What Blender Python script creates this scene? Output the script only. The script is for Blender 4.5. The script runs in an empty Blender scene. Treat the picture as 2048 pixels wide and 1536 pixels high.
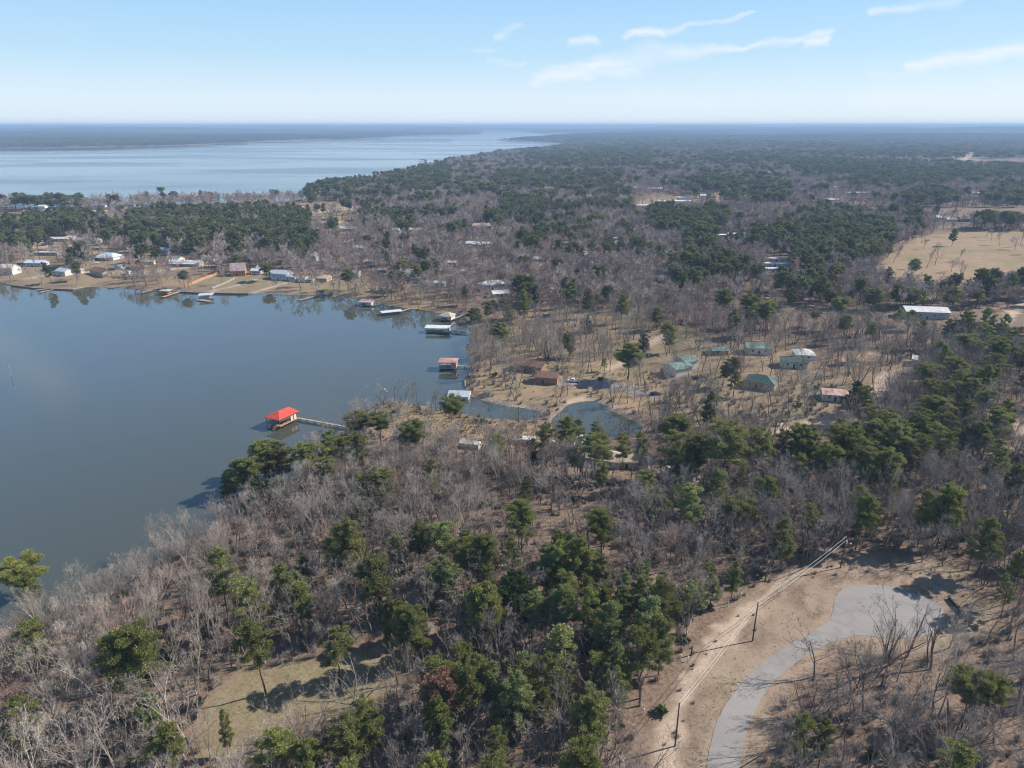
import bpy, bmesh, math, random
import numpy as np
from mathutils import Vector, Matrix

# ------------------------------------------------------------------ camera
SC = bpy.context.scene
COL = SC.collection
R_ = math.radians
CAMZ, FPX, PITCH = 115.0, 1409.0, math.atan2(518.0, 1409.0)
cd = bpy.data.cameras.new('camera')
cam = bpy.data.objects.new('camera', cd)
COL.objects.link(cam)
cam.location = (0, 0, CAMZ)
cam.rotation_euler = (math.pi/2 - PITCH, 0, 0)
cd.sensor_width = 36.0
cd.lens = 36.0*FPX/2048.0
cd.clip_start = 1.0
cd.clip_end = 200000.0
SC.camera = cam
SC.view_settings.view_transform = 'Standard'
SC.view_settings.look = 'None'
SC.view_settings.exposure = 0.7
SC.view_settings.gamma = 1.0
SC.cycles.max_bounces = 5
SC.cycles.diffuse_bounces = 2
SC.cycles.glossy_bounces = 2
SC.cycles.transmission_bounces = 2
SC.cycles.volume_bounces = 0
SC.cycles.transparent_max_bounces = 4
SC.cycles.caustics_reflective = False
SC.cycles.caustics_refractive = False
SC.cycles.use_adaptive_sampling = True
SC.cycles.adaptive_threshold = 0.02
SC.cycles.filter_width = 1.1
SC.cycles.use_denoising = True
SC.cycles.denoiser = 'OPENIMAGEDENOISE'
SC.cycles.denoising_input_passes = 'RGB_ALBEDO_NORMAL'
SC.cycles.denoising_prefilter = 'ACCURATE'

# ------------------------------------------------------------------ sky and sun
SKYK = 10.0
SUNV = Vector((0.162, 0.047, 0.1216)).normalized()
SUN_EL = math.asin(SUNV.z)
SUN_ROT = math.atan2(SUNV.x, SUNV.y)
W = bpy.data.worlds.new('World')
SC.world = W
W.use_nodes = True
nt = W.node_tree
for n in list(nt.nodes): nt.nodes.remove(n)
def N(tree, typ, **kw):
    n = tree.nodes.new(typ)
    for k, v in kw.items(): setattr(n, k, v)
    return n
def mth(tree, op, a, b=None, c=None, clamp=False):
    n = tree.nodes.new('ShaderNodeMath'); n.operation = op; n.use_clamp = clamp
    for i, v in enumerate((a, b, c)):
        if v is None: continue
        if isinstance(v, (int, float)): n.inputs[i].default_value = v
        else: tree.links.new(v, n.inputs[i])
    return n.outputs[0]
sky = N(nt, 'ShaderNodeTexSky', sky_type='NISHITA')
sky.sun_disc = False
sky.sun_elevation = SUN_EL
sky.sun_rotation = SUN_ROT
sky.altitude = 150
sky.air_density = 1.0
sky.dust_density = 0.35
sky.ozone_density = 1.6
tc = N(nt, 'ShaderNodeTexCoord')
sx = N(nt, 'ShaderNodeSeparateXYZ'); nt.links.new(tc.outputs['Generated'], sx.inputs[0])
yy = mth(nt, 'MAXIMUM', sx.outputs[1], 0.05)
cu = mth(nt, 'DIVIDE', sx.outputs[0], yy); cv = mth(nt, 'DIVIDE', sx.outputs[2], yy)
cmb = N(nt, 'ShaderNodeCombineXYZ'); nt.links.new(cu, cmb.inputs[0]); nt.links.new(cv, cmb.inputs[1])
nz = N(nt, 'ShaderNodeTexNoise'); nz.inputs['Scale'].default_value = 21; nz.inputs['Detail'].default_value = 9; nz.inputs['Roughness'].default_value = .6
mp = N(nt, 'ShaderNodeMapping'); mp.inputs['Scale'].default_value = (0.45, 2.2, 1)
mp.inputs['Rotation'].default_value = (0, 0, R_(-12))
nt.links.new(cmb.outputs[0], mp.inputs[0]); nt.links.new(mp.outputs[0], nz.inputs['Vector'])
wisp = nz.outputs['Fac']
nz2 = N(nt, 'ShaderNodeTexNoise'); nz2.inputs['Scale'].default_value = 24; nz2.inputs['Detail'].default_value = 4
nt.links.new(cmb.outputs[0], nz2.inputs['Vector'])
du = mth(nt, 'MULTIPLY', mth(nt, 'SUBTRACT', wisp, 0.5), 0.05)
dv = mth(nt, 'MULTIPLY', mth(nt, 'SUBTRACT', nz2.outputs['Fac'], 0.5), 0.022)
PU = mth(nt, 'ADD', cu, du); PV = mth(nt, 'ADD', cv, dv)
def skyuv(px, py):
    u = (px-1024)/FPX; v = (py-768)/FPX
    cp, sp = math.cos(PITCH), math.sin(PITCH)
    dx, dy, dz = u, cp - v*sp, -sp - v*cp
    return dx/dy, dz/dy
# streaks of cirrus: two ends, half widths at the ends, strength (directions on the sky, at infinity)
CIRRUS = [((1070,162),(1300,108),.009,.016,.72), ((1180,150),(1270,140),.006,.010,.55), ((1300,108),(1510,92),.015,.004,.7),
          ((1510,92),(1660,72),.004,.007,.62), ((1612,88),(1658,84),.007,.006,.75), ((1255,72),(1330,62),.006,.008,.7),
          ((1330,62),(1520,28),.006,.002,.42), ((1820,130),(2090,92),.007,.016,.68), ((1145,84),(1192,83),.006,.007,.6),
          ((990,74),(1000,72),.006,.006,.6), ((1005,70),(1045,46),.006,.004,.28), ((945,98),(985,104),.004,.003,.3),
          ((975,122),(1050,130),.005,.003,.32), ((1750,22),(1915,0),.006,.010,.45), ((1270,196),(1420,208),.012,.012,.22),
          ((1720,200),(2100,200),.02,.05,.25), ((1740,150),(1830,146),.006,.004,.2)]
acc = None
CIRRUS.append((None, (-.80,.27,-.70,.37), .03, .05, .38))   # soft cloud above the frame, mirrored by the bay at left
for (a, b, wa, wb, st) in CIRRUS:
    (au, av), (bu, bv) = (skyuv(*a), skyuv(*b)) if a else (b[:2], b[2:])
    L2 = (bu-au)**2 + (bv-av)**2
    pu = mth(nt, 'SUBTRACT', PU, au); pv = mth(nt, 'SUBTRACT', PV, av)
    t = mth(nt, 'DIVIDE', mth(nt, 'ADD', mth(nt, 'MULTIPLY', pu, bu-au), mth(nt, 'MULTIPLY', pv, bv-av)), L2, clamp=True)
    qx = mth(nt, 'SUBTRACT', pu, mth(nt, 'MULTIPLY', t, bu-au)); qy = mth(nt, 'SUBTRACT', pv, mth(nt, 'MULTIPLY', t, bv-av))
    d = mth(nt, 'SQRT', mth(nt, 'ADD', mth(nt, 'MULTIPLY', qx, qx), mth(nt, 'MULTIPLY', qy, qy)))
    wd = mth(nt, 'ADD', mth(nt, 'MULTIPLY', t, wb-wa), wa)
    f = mth(nt, 'SUBTRACT', 1.15, mth(nt, 'DIVIDE', d, wd), clamp=True)
    f = mth(nt, 'MULTIPLY', f, st)
    acc = f if acc is None else mth(nt, 'MAXIMUM', acc, f)
wn = mth(nt, 'MULTIPLY', acc, mth(nt, 'MULTIPLY', mth(nt, 'SUBTRACT', wisp, 0.16, clamp=True), 2.3), clamp=True)
# broad soft cloud elsewhere in the sky, seen mirrored in the bay
nb = N(nt, 'ShaderNodeTexNoise'); nb.inputs['Scale'].default_value = 2.2; nb.inputs['Detail'].default_value = 4
nt.links.new(tc.outputs['Generated'], nb.inputs['Vector'])
hi = mth(nt, 'MULTIPLY', mth(nt, 'SUBTRACT', nb.outputs['Fac'], 0.56, clamp=True), 1.6, clamp=True)
hi = mth(nt, 'MULTIPLY', hi, mth(nt, 'MULTIPLY', mth(nt, 'SUBTRACT', sx.outputs[2], 0.2, clamp=True), 4.0, clamp=True))
wn = mth(nt, 'MAXIMUM', wn, hi)
mix = N(nt, 'ShaderNodeMix', data_type='RGBA')
# the measured blue of a clear winter day blended over the physical sky
gr_ = N(nt, 'ShaderNodeValToRGB'); cr = gr_.color_ramp
STOPS = [(0.0, (4.9,5.6,6.2)), (.03, (4.6,5.5,6.3)), (.085, (3.15,4.7,6.0)), (.16, (2.3,4.05,6.1)), (.27, (1.9,3.8,6.7)), (.42, (1.1,2.5,4.9)), (.65, (.55,1.1,2.2)), (1.0, (.5,.85,1.55))]
while len(cr.elements) < len(STOPS): cr.elements.new(.5)
for e, (p_, c_) in zip(cr.elements, STOPS): e.position = p_; e.color = (*[q/10 for q in c_], 1)
nt.links.new(sx.outputs[2], gr_.inputs[0])
gsc = N(nt, 'ShaderNodeVectorMath', operation='SCALE'); gsc.inputs[3].default_value = SKYK; nt.links.new(gr_.outputs[0], gsc.inputs[0])
mx0 = N(nt, 'ShaderNodeMix', data_type='RGBA'); mx0.inputs[0].default_value = .9
nt.links.new(sky.outputs[0], mx0.inputs[6]); nt.links.new(gsc.outputs[0], mx0.inputs[7])
nt.links.new(wn, mix.inputs[0]); nt.links.new(mx0.outputs[2], mix.inputs[6])
mix.inputs[7].default_value = (.58*SKYK, .60*SKYK, .63*SKYK, 1)
bg = N(nt, 'ShaderNodeBackground'); bg.inputs[1].default_value = 0.1
nt.links.new(mix.outputs[2], bg.inputs[0])
out = N(nt, 'ShaderNodeOutputWorld'); nt.links.new(bg.outputs[0], out.inputs[0])
sl = bpy.data.lights.new('sun', 'SUN'); sl.energy = 4.7; sl.angle = R_(0.53); sl.color = (1.0, 0.92, 0.82)
so = bpy.data.objects.new('sun', sl); COL.objects.link(so)
so.rotation_euler = (-SUNV).to_track_quat('-Z', 'Y').to_euler()
so.location = (0, 0, 400)

# ------------------------------------------------------------------ numbers: noise, shore, terrain height
def _hash(ix, iy, s):
    v = np.sin(ix*127.1 + iy*311.7 + s*74.7)*43758.5453
    return v - np.floor(v)
def vnoise(x, y, s=0):
    x = np.asarray(x, float); y = np.asarray(y, float)
    ix, iy = np.floor(x), np.floor(y); fx, fy = x-ix, y-iy
    fx = fx*fx*(3-2*fx); fy = fy*fy*(3-2*fy)
    a = _hash(ix, iy, s); b = _hash(ix+1, iy, s); c = _hash(ix, iy+1, s); d = _hash(ix+1, iy+1, s)
    return a + (b-a)*fx + (c-a)*fy + (a-b-c+d)*fx*fy
def fbm(x, y, s=0, o=4):
    r = 0; a = .5; f = 1.0
    for k in range(o):
        r = r + a*vnoise(np.asarray(x)*f, np.asarray(y)*f, s+k*7); a *= .5; f *= 2.03
    return r/(1-.5**o)
CP, SP = math.cos(PITCH), math.sin(PITCH)
def flat(px, py, z=0.0):
    px = np.asarray(px, float); py = np.asarray(py, float)
    u = (px-1024)/FPX; v = (py-768)/FPX
    t = (CAMZ-z)/(SP + v*CP)
    return u*t, (CP - v*SP)*t, t
def project(x, y, z):
    dx, dy, dz = np.asarray(x, float), np.asarray(y, float), np.asarray(z, float)-CAMZ
    zc = dy*CP - dz*SP
    yc = dy*SP + dz*CP
    zc = np.where(zc < 1, 1, zc)
    return 1024 + FPX*dx/zc, 768 - FPX*yc/zc, zc
def chaikin(P, n=2):
    P = np.array(P, float)
    for _ in range(n):
        Q = np.roll(P, -1, axis=0)
        P = np.stack([.75*P+.25*Q, .25*P+.75*Q], 1).reshape(-1, 2)
    return P
def wpoly(pts, z=0.0):
    a = np.array(pts, float); x, y, t = flat(a[:, 0], a[:, 1], z)
    return np.stack([x, y], 1)
BAY = [(0,562),(21,569),(70,575),(146,579),(167,575),(188,573),(234,576),(284,580),(330,578),(357,579),(365,583),(417,585),(495,586),
       (588,590),(652,590),(705,600),(764,608),(816,617),(851,621),(890,627),(925,626),(941,650),(939,672),(936,693),(942,716),(939,740),
       (927,762),(930,782),(960,801),(1000,811),(1050,815),(1078,822),(1086,832),(1060,842),(1000,838),(950,833),(900,824),(850,811),(790,802),(745,812),
       (715,835),(690,853),(672,880),(640,905),(600,945),(560,985),(500,1015),(450,1050),(380,1090),(320,1130),(240,1165),(120,1215),(40,1262),(0,1290),(-60,1340)]
bayw = wpoly(BAY)
bayw = np.vstack([[(-520, 600), (-420, 545)], bayw, [(-150, 100), (-260, 40), (-900, 40), (-900, 560)]])
POND = [(1102,836),(1131,812),(1161,803),(1187,802),(1207,809),(1231,825),(1260,838),(1284,853),(1283,866),(1250,874),(1202,876),(1128,872),(1104,856)]
LAKE = [(-1600,424),(0,416),(300,410),(600,404),(614,391),(640,377),(700,371),(790,356),(860,337),(905,322),(960,314),(1010,305),(1115,297),(1130,287.5),
        (1123,285.6),(1078,283.2),(1030,281.5),(985,280.4),(1010,279.2),(1050,277.6),(1078,274.5),(1095,271.2),(1150,270.8),(1232,270.2),(1232,267.6),(1150,267.0),(1085,267.6),(1040,263.8),(1000,262.6),
        (965,263.4),(968,268.4),(900,270.6),(812,272.5),(700,279.5),(600,280.5),(513,284),(376,290.5),(239,294),(0,295.5),(-1600,298)]
WATER = [chaikin(bayw, 2), chaikin(wpoly(POND), 2), chaikin(wpoly(LAKE), 1)]
def poly_sd(P, x, y):
    """signed distance, positive outside"""
    x = np.asarray(x, float).ravel(); y = np.asarray(y, float).ravel()
    d2 = np.full(x.shape, 1e18); ins = np.zeros(x.shape, bool)
    n = len(P)
    for i in range(n):
        ax, ay = P[i]; bx, by = P[(i+1) % n]
        ex, ey = bx-ax, by-ay
        wx, wy = x-ax, y-ay
        t = np.clip((wx*ex+wy*ey)/(ex*ex+ey*ey+1e-9), 0, 1)
        qx, qy = wx-ex*t, wy-ey*t
        np.minimum(d2, qx*qx+qy*qy, out=d2)
        if ey != 0:
            c = ((ay <= y) != (by <= y)) & (x < ax + ex*(y-ay)/ey)
            ins ^= c
    d = np.sqrt(d2)
    return np.where(ins, -d, d)
def shore(x, y):
    x = np.asarray(x, float); shp = x.shape
    s = None
    for P in WATER:
        q = poly_sd(P, x, y); s = q if s is None else np.minimum(s, q)
    s = s.reshape(shp)
    dist = np.hypot(x, y)
    wob = np.clip(dist/400.0, 1.0, 12.0)
    return s + (fbm(x/(7.0*wob), np.asarray(y)/(7.0*wob), 3, 3)-.5)*3.0*wob
def height_sd(x, y, s):
    x = np.asarray(x, float); y = np.asarray(y, float)
    land = np.clip(s*.3, 0, .8) + 6.6*(1-np.exp(-np.clip(s, 0, None)/130.0))
    land = land + (fbm(x/95.0, y/95.0, 11, 3)-.5)*4.5*(1-np.exp(-np.clip(s, 0, None)/60.0))
    land = land + (fbm(x/14.0, y/14.0, 12, 3)-.5)*0.7*(1-np.exp(-np.clip(s, 0, None)/15.0))
    d = np.hypot(x, y)
    amp = np.interp(d, [0, 1200, 3000, 8000, 16000, 30000, 60000], [0, 0, 18, 44, 84, 98, 92])
    hl = np.clip(fbm(x/2100.0+3.3, y/2100.0, 21, 4)*1.9-.45, 0, 1.05)
    far = np.interp(d, [9000, 26000], [0, .22])
    land = land + amp*(hl*(1-far)+far*(.62+.38*hl))*(1-np.exp(-np.clip(s, 0, None)/500.0))
    wat = -np.clip(-s*.3, 0, 3)
    return np.where(s > 0, land, wat)
def ground(x, y):
    return height_sd(x, y, shore(x, y))
def at(px, py, dz=0.0):
    """point of the land seen at a place of the photograph, dz metres above ground"""
    g = 4.0
    for _ in range(12):
        x, y, t = flat(px, py, g+dz); g = .5*g + .5*ground(x, y)
    return x, y, g
def at1(px, py, dz=0.0):
    x, y, g = at(np.array([float(px)]), np.array([float(py)]), dz)
    return float(x[0]), float(y[0]), float(g[0])

# ------------------------------------------------------------------ materials
def mat(name, col, rough=.85, col2=None, scale=6.0, bump=0.0, spec=.3, metal=0.0, rnd=0.0, coord='Object'):
    m = bpy.data.materials.new(name); m.use_nodes = True; t = m.node_tree
    b = t.nodes['Principled BSDF']
    b.inputs['Roughness'].default_value = rough; b.inputs['Specular IOR Level'].default_value = spec
    b.inputs['Metallic'].default_value = metal
    src = None
    c2 = col2 if col2 else tuple(c*.78 for c in col)
    tcn = N(t, 'ShaderNodeTexCoord')
    no = N(t, 'ShaderNodeTexNoise'); no.inputs['Scale'].default_value = scale; no.inputs['Detail'].default_value = 5
    t.links.new(tcn.outputs[coord], no.inputs['Vector'])
    rp = N(t, 'ShaderNodeMapRange'); rp.inputs[1].default_value = .35; rp.inputs[2].default_value = .65
    t.links.new(no.outputs['Fac'], rp.inputs[0])
    mx = N(t, 'ShaderNodeMix', data_type='RGBA'); mx.inputs[6].default_value = (*col, 1); mx.inputs[7].default_value = (*c2, 1)
    t.links.new(rp.outputs[0], mx.inputs[0]); src = mx.outputs[2]
    if rnd:
        oi = N(t, 'ShaderNodeObjectInfo')
        hs = N(t, 'ShaderNodeHueSaturation')
        mr = N(t, 'ShaderNodeMapRange'); mr.inputs[3].default_value = 1-rnd; mr.inputs[4].default_value = 1+rnd
        t.links.new(oi.outputs['Random'], mr.inputs[0]); t.links.new(mr.outputs[0], hs.inputs['Value'])
        t.links.new(src, hs.inputs['Color']); src = hs.outputs[0]
    t.links.new(src, b.inputs['Base Color'])
    if bump:
        bp = N(t, 'ShaderNodeBump'); bp.inputs['Strength'].default_value = bump; bp.inputs['Distance'].default_value = .1
        t.links.new(no.outputs['Fac'], bp.inputs['Height']); t.links.new(bp.outputs[0], b.inputs['Normal'])
    return m
def foliage(name, c1, c2, c3, trans=0.0):
    """c1..c2 by leaf clump, shifted towards c3 tree by tree"""
    m = bpy.data.materials.new(name); m.use_nodes = True; t = m.node_tree
    b = t.nodes['Principled BSDF']; b.inputs['Roughness'].default_value = .75; b.inputs['Specular IOR Level'].default_value = .15
    ge = N(t, 'ShaderNodeNewGeometry'); oi = N(t, 'ShaderNodeObjectInfo')
    mx = N(t, 'ShaderNodeMix', data_type='RGBA'); mx.inputs[6].default_value = (*c1, 1); mx.inputs[7].default_value = (*c2, 1)
    t.links.new(ge.outputs['Random Per Island'], mx.inputs[0])
    mx2 = N(t, 'ShaderNodeMix', data_type='RGBA'); mx2.inputs[7].default_value = (*c3, 1)
    pw = mth(t, 'POWER', oi.outputs['Random'], 1.6)
    t.links.new(pw, mx2.inputs[0]); t.links.new(mx.outputs[2], mx2.inputs[6])
    hs = N(t, 'ShaderNodeHueSaturation')
    v = mth(t, 'ADD', mth(t, 'MULTIPLY', mth(t, 'FRACT', mth(t, 'MULTIPLY', oi.outputs['Random'], 37.3)), .5), .75)
    t.links.new(v, hs.inputs['Value']); t.links.new(mx2.outputs[2], hs.inputs['Color'])
    t.links.new(hs.outputs[0], b.inputs['Base Color'])
    if trans:
        tr = N(t, 'ShaderNodeBsdfTranslucent'); t.links.new(hs.outputs[0], tr.inputs[0])
        ms = N(t, 'ShaderNodeMixShader'); ms.inputs[0].default_value = trans
        t.links.new(b.outputs[0], ms.inputs[1]); t.links.new(tr.outputs[0], ms.inputs[2])
        t.links.new(ms.outputs[0], t.nodes['Material Output'].inputs[0])
    return m
M = {}
M['needle'] = foliage('pine needles', (.175,.205,.06), (.285,.30,.09), (.20,.20,.075), .36)
M['needle_pale'] = foliage('pale pine needles', (.22,.265,.105), (.31,.34,.13), (.25,.27,.10), .33)
M['needle_yellow'] = foliage('yellowish needles', (.21,.225,.06), (.285,.29,.085), (.22,.225,.07), .33)
M['cedar'] = foliage('cedar foliage', (.028,.05,.022), (.05,.078,.03), (.04,.06,.03), .1)
M['dead'] = foliage('dead brown needles', (.215,.125,.08), (.29,.185,.12), (.22,.135,.09), .1)
M['bark'] = mat('pine bark', (.125,.085,.062), .95, (.06,.045,.036), 3.0, rnd=.25)
M['grey_bark'] = mat('grey bark', (.22,.18,.15), .95, (.12,.098,.084), 3.0, rnd=.3)
M['pale_bark'] = mat('pale bark', (.46,.40,.34), .9, (.30,.26,.22), 3.0, rnd=.15)
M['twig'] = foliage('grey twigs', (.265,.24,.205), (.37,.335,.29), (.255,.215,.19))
M['twig_pale'] = foliage('pale twigs', (.36,.315,.265), (.47,.42,.36), (.37,.30,.255))
M['twig_dark'] = foliage('dark twigs', (.175,.155,.135), (.25,.22,.19), (.21,.17,.15))
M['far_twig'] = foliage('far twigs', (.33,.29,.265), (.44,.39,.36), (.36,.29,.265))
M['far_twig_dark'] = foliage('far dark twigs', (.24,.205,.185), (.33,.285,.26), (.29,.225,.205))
M['far_needle'] = foliage('far needles', (.14,.165,.065), (.225,.24,.095), (.14,.15,.062), .28)
M['twig_red'] = foliage('reddish twigs', (.31,.205,.165), (.38,.27,.22), (.33,.21,.165))
M['leafy'] = foliage('evergreen leaves', (.05,.08,.022), (.095,.13,.035), (.07,.095,.03), .12)

# ------------------------------------------------------------------ mesh helpers
class MB:
    def __init__(s): s.v = []; s.f = []; s.m = []
    def add(s, vs, fs, mi=0):
        o = len(s.v); s.v.extend([tuple(p) for p in vs]); s.f.extend([tuple(i+o for i in f) for f in fs]); s.m.extend([mi]*len(fs)); return s
    def box(s, c, size, rz=0.0, mi=0):
        x, y, z = [q/2 for q in size]; cr, sr = math.cos(rz), math.sin(rz); vs = []
        for dz in (-z, z):
            for dx, dy in ((-x,-y),(x,-y),(x,y),(-x,y)):
                vs.append((c[0]+dx*cr-dy*sr, c[1]+dx*sr+dy*cr, c[2]+dz))
        return s.add(vs, [(3,2,1,0),(4,5,6,7),(0,1,5,4),(1,2,6,5),(2,3,7,6),(3,0,4,7)], mi)
    def tube(s, p, q, r0, r1, n=6, mi=0, cap=False):
        p = Vector(p); q = Vector(q); d = (q-p)
        if d.length < 1e-6: return s
        d.normalize(); a = d.orthogonal().normalized(); b = d.cross(a); vs = []
        for (c, r) in ((p, r0), (q, r1)):
            for k in range(n):
                an = 2*math.pi*k/n; vs.append(c + a*(math.cos(an)*r) + b*(math.sin(an)*r))
        fs = [(k, (k+1) % n, n+(k+1) % n, n+k) for k in range(n)]
        if cap: fs += [tuple(range(n-1, -1, -1)), tuple(range(n, 2*n))]
        return s.add(vs, fs, mi)
    def slab(s, quad, th, mi=0):
        """quad (4 points, counter-clockwise seen from above), thickened downwards"""
        vs = [tuple(p) for p in quad] + [(p[0], p[1], p[2]-th) for p in quad]; n = len(quad)
        fs = [tuple(range(n)), tuple(range(2*n-1, n-1, -1))] + [(k, k+n, (k+1) % n+n, (k+1) % n) for k in range(n)]
        return s.add(vs, fs, mi)
    def mesh(s, name, mats, smooth=False):
        me = bpy.data.meshes.new(name); me.from_pydata(s.v, [], s.f)
        if not isinstance(mats, (list, tuple)): mats = [mats]
        for q in mats: me.materials.append(q)
        if len(mats) > 1: me.polygons.foreach_set('material_index', s.m)
        if smooth: me.polygons.foreach_set('use_smooth', [True]*len(me.polygons))
        me.update(); return me
    def build(s, name, mats, parent=None, smooth=False, **props):
        o = bpy.data.objects.new(name, s.mesh(name, mats, smooth)); COL.objects.link(o)
        if parent: o.parent = parent
        for k, v in props.items(): o[k] = v
        return o
def thing(name, label, cat, loc=(0, 0, 0), rz=0.0, group=None):
    o = bpy.data.objects.new(name, None); COL.objects.link(o); o.empty_display_size = .5
    o.location = loc; o.rotation_euler = (0, 0, rz); o['label'] = label; o['category'] = cat
    if group: o['group'] = group
    return o

# ------------------------------------------------------------------ zones of the land (outlines on the ground)
def gpoly(pts):
    a = np.array(pts, float); x, y, g = at(a[:, 0], a[:, 1]); return np.stack([x, y], 1)
ROAD = [(1400,1800),(1408,1640),(1414,1536),(1419,1495),(1425,1465),(1441,1426),(1468,1387),(1499,1348),(1538,1315),(1585,1285),(1624,1264),(1647,1250),(1661,1238),(1666,1222),(1667,1207),(1672,1190),
        (1686,1177),(1714,1170),(1745,1169),(1784,1174),(1815,1182),(1858,1197),(1881,1212),(1892,1232),(1889,1254),(1870,1268),(1827,1276),(1788,1277),(1749,1273),
        (1718,1271),(1679,1279),(1640,1295),(1601,1319),(1562,1348),(1534,1379),(1511,1418),(1492,1465),(1482,1504),(1478,1536),(1477,1640),(1490,1800)]
Z_ROAD = gpoly(ROAD)
Z_VERGE = gpoly([(1275,1800),(1290,1536),(1330,1400),(1400,1310),(1480,1215),(1560,1160),(1650,1120),(1740,1105),(1880,1130),(1975,1170),(2010,1230),(1960,1290),(1800,1300),(1700,1310),(1620,1350),(1560,1420),(1530,1536),(1540,1800)])
Z_CLEAR = gpoly([(395,1440),(440,1390),(490,1345),(600,1315),(760,1290),(812,1305),(800,1350),(745,1400),(700,1410),(640,1450),(545,1480),(505,1536),(430,1560),(400,1500)])
Z_PENIN = gpoly([(700,845),(745,818),(790,806),(900,832),(1040,846),(1095,850),(1110,880),(1040,905),(900,895),(780,870)])
Z_LAWN = gpoly([(940,785),(945,740),(1000,700),(1100,720),(1240,720),(1330,760),(1330,840),(1290,855),(1240,820),(1180,797),(1120,805),(1085,825),(1040,810),(1000,805)])
Z_MEAD = gpoly([(960,700),(1000,640),(1120,610),(1290,640),(1430,670),(1620,690),(1800,700),(1840,740),(1760,790),(1700,850),(1600,870),(1420,880),(1330,860),(1320,760),(1240,715),(1100,715)])
Z_FIELD = gpoly([(1735,552),(1790,500),(1850,470),(1930,462),(2250,470),(2250,575),(2060,575),(1960,590),(1850,600),(1780,580)])
Z_FARF = gpoly([(1918,328),(1932,312),(1932,305),(1978,304),(1960,313),(1940,318)])
Z_DEV = gpoly([(255,418),(330,414),(540,408),(700,402),(735,420),(720,452),(690,470),(640,468),(610,440),(560,425),(400,424),(280,430)])
Z_SHORE = gpoly([(-60,575),(0,560),(70,573),(188,571),(357,577),(500,585),(650,588),(770,606),(890,622),(900,590),(780,560),(600,545),(400,540),(200,530),(0,525),(-60,525)])
Z_GREEN1 = gpoly([(370,579),(430,552),(520,545),(545,552),(520,583),(420,583)])
Z_GREEN2 = gpoly([(655,572),(700,555),(850,556),(870,570),(700,580)])
Z_LOT = gpoly([(1225,402),(1320,395),(1480,385),(1485,400),(1400,412),(1260,414)])
Z_OLIVE = gpoly([(1560,850),(1570,800),(1640,790),(1700,815),(1680,840),(1600,858)])
Z_TOWN = gpoly([(0,520),(0,480),(200,470),(330,500),(300,540),(150,540)])
ZONES = dict(road=Z_ROAD, verge=Z_VERGE, clear=Z_CLEAR, penin=Z_PENIN, lawn=Z_LAWN, mead=Z_MEAD, field=Z_FIELD, farf=Z_FARF, dev=Z_DEV,
             shore=Z_SHORE, g1=Z_GREEN1, g2=Z_GREEN2, lot=Z_LOT, olive=Z_OLIVE, town=Z_TOWN)
def zone(nm, x, y, soft):
    """1 inside, 0 outside, soft metres of blend with a ragged edge"""
    x = np.asarray(x, float); P = ZONES[nm]
    bb = (P[:, 0].min()-soft*3, P[:, 0].max()+soft*3, P[:, 1].min()-soft*3, P[:, 1].max()+soft*3)
    y = np.asarray(y, float); r = np.zeros(x.shape)
    k = (x > bb[0]) & (x < bb[1]) & (y > bb[2]) & (y < bb[3])
    if k.any():
        d = poly_sd(P, x[k], y[k]) + (fbm(x[k]/(soft*2), y[k]/(soft*2), 31, 3)-.5)*soft*2.2
        r[k] = np.clip(.5 - d/soft, 0, 1)
    return r
def line_mask(pts, wid, soft, x, y):
    P = gpoly(pts); x = np.asarray(x, float); y = np.asarray(y, float); d2 = np.full(x.shape, 1e12)
    k = (x > P[:, 0].min()-30) & (x < P[:, 0].max()+30) & (y > P[:, 1].min()-30) & (y < P[:, 1].max()+30)
    r = np.zeros(x.shape)
    if not k.any(): return r
    xx, yy = x[k], y[k]; dd = np.full(xx.shape, 1e12)
    for i in range(len(P)-1):
        ax, ay = P[i]; ex, ey = P[i+1]-P[i]; t = np.clip(((xx-ax)*ex+(yy-ay)*ey)/(ex*ex+ey*ey), 0, 1)
        dd = np.minimum(dd, np.hypot(xx-ax-ex*t, yy-ay-ey*t))
    dd = dd + (fbm(xx/4, yy/4, 41, 3)-.5)*wid*1.3
    r[k] = np.clip(.5-(dd-wid/2)/soft, 0, 1)
    return r
TRACKS = [([(1325,1600),(1335,1500),(1350,1430),(1375,1370),(1420,1310),(1470,1245),(1500,1215)], 4.2, .8),
          ([(1500,1215),(1545,1180),(1590,1140)], 1.6, 1.2),
          ([(1560,862),(1620,848),(1700,838),(1740,800),(1770,770),(1800,745),(1850,728)], 9.0, 2.5),
          ([(1590,880),(1680,880),(1720,880)], 7, 3),
          ([(1140,804),(1165,798),(1207,804),(1240,821),(1295,856)], 2.6, 2), ([(960,796),(1010,806),(1085,819)], 2.2, 2),
          ([(1845,727),(1800,716),(1740,707)], 3, 2),
          ([(1128,768),(1250,775),(1320,800)], 4.0, 2),
          ([(1225,735),(1290,695),(1330,670)], 5, 2),
          ([(1180,925),(1280,935),(1380,960)], 9, 3),
          ([(2048,600),(1990,670),(2048,700)], 5, 3),
          ([(2030,900),(2060,820),(1990,830)], 6, 3),
          ([(0,498),(80,494),(220,505)], 9, 3), ([(60,556),(160,546),(250,541)], 7, 3),
          ([(420,585),(480,570),(520,555)], 3, 1.5), ([(510,584),(560,570),(590,560)], 4, 2),
          ([(530,412),(640,413),(715,414)], 12, 5), ([(715,416),(640,424),(560,428)], 14, 5), ([(595,443),(680,445)], 14, 5),
          ([(1480,385),(1510,372),(1522,360)], 25, 10), ([(1918,330),(1930,320),(1938,305)], 60, 30), ([(200,540),(300,545),(420,530),(560,520)], 6, 3)]

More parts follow.
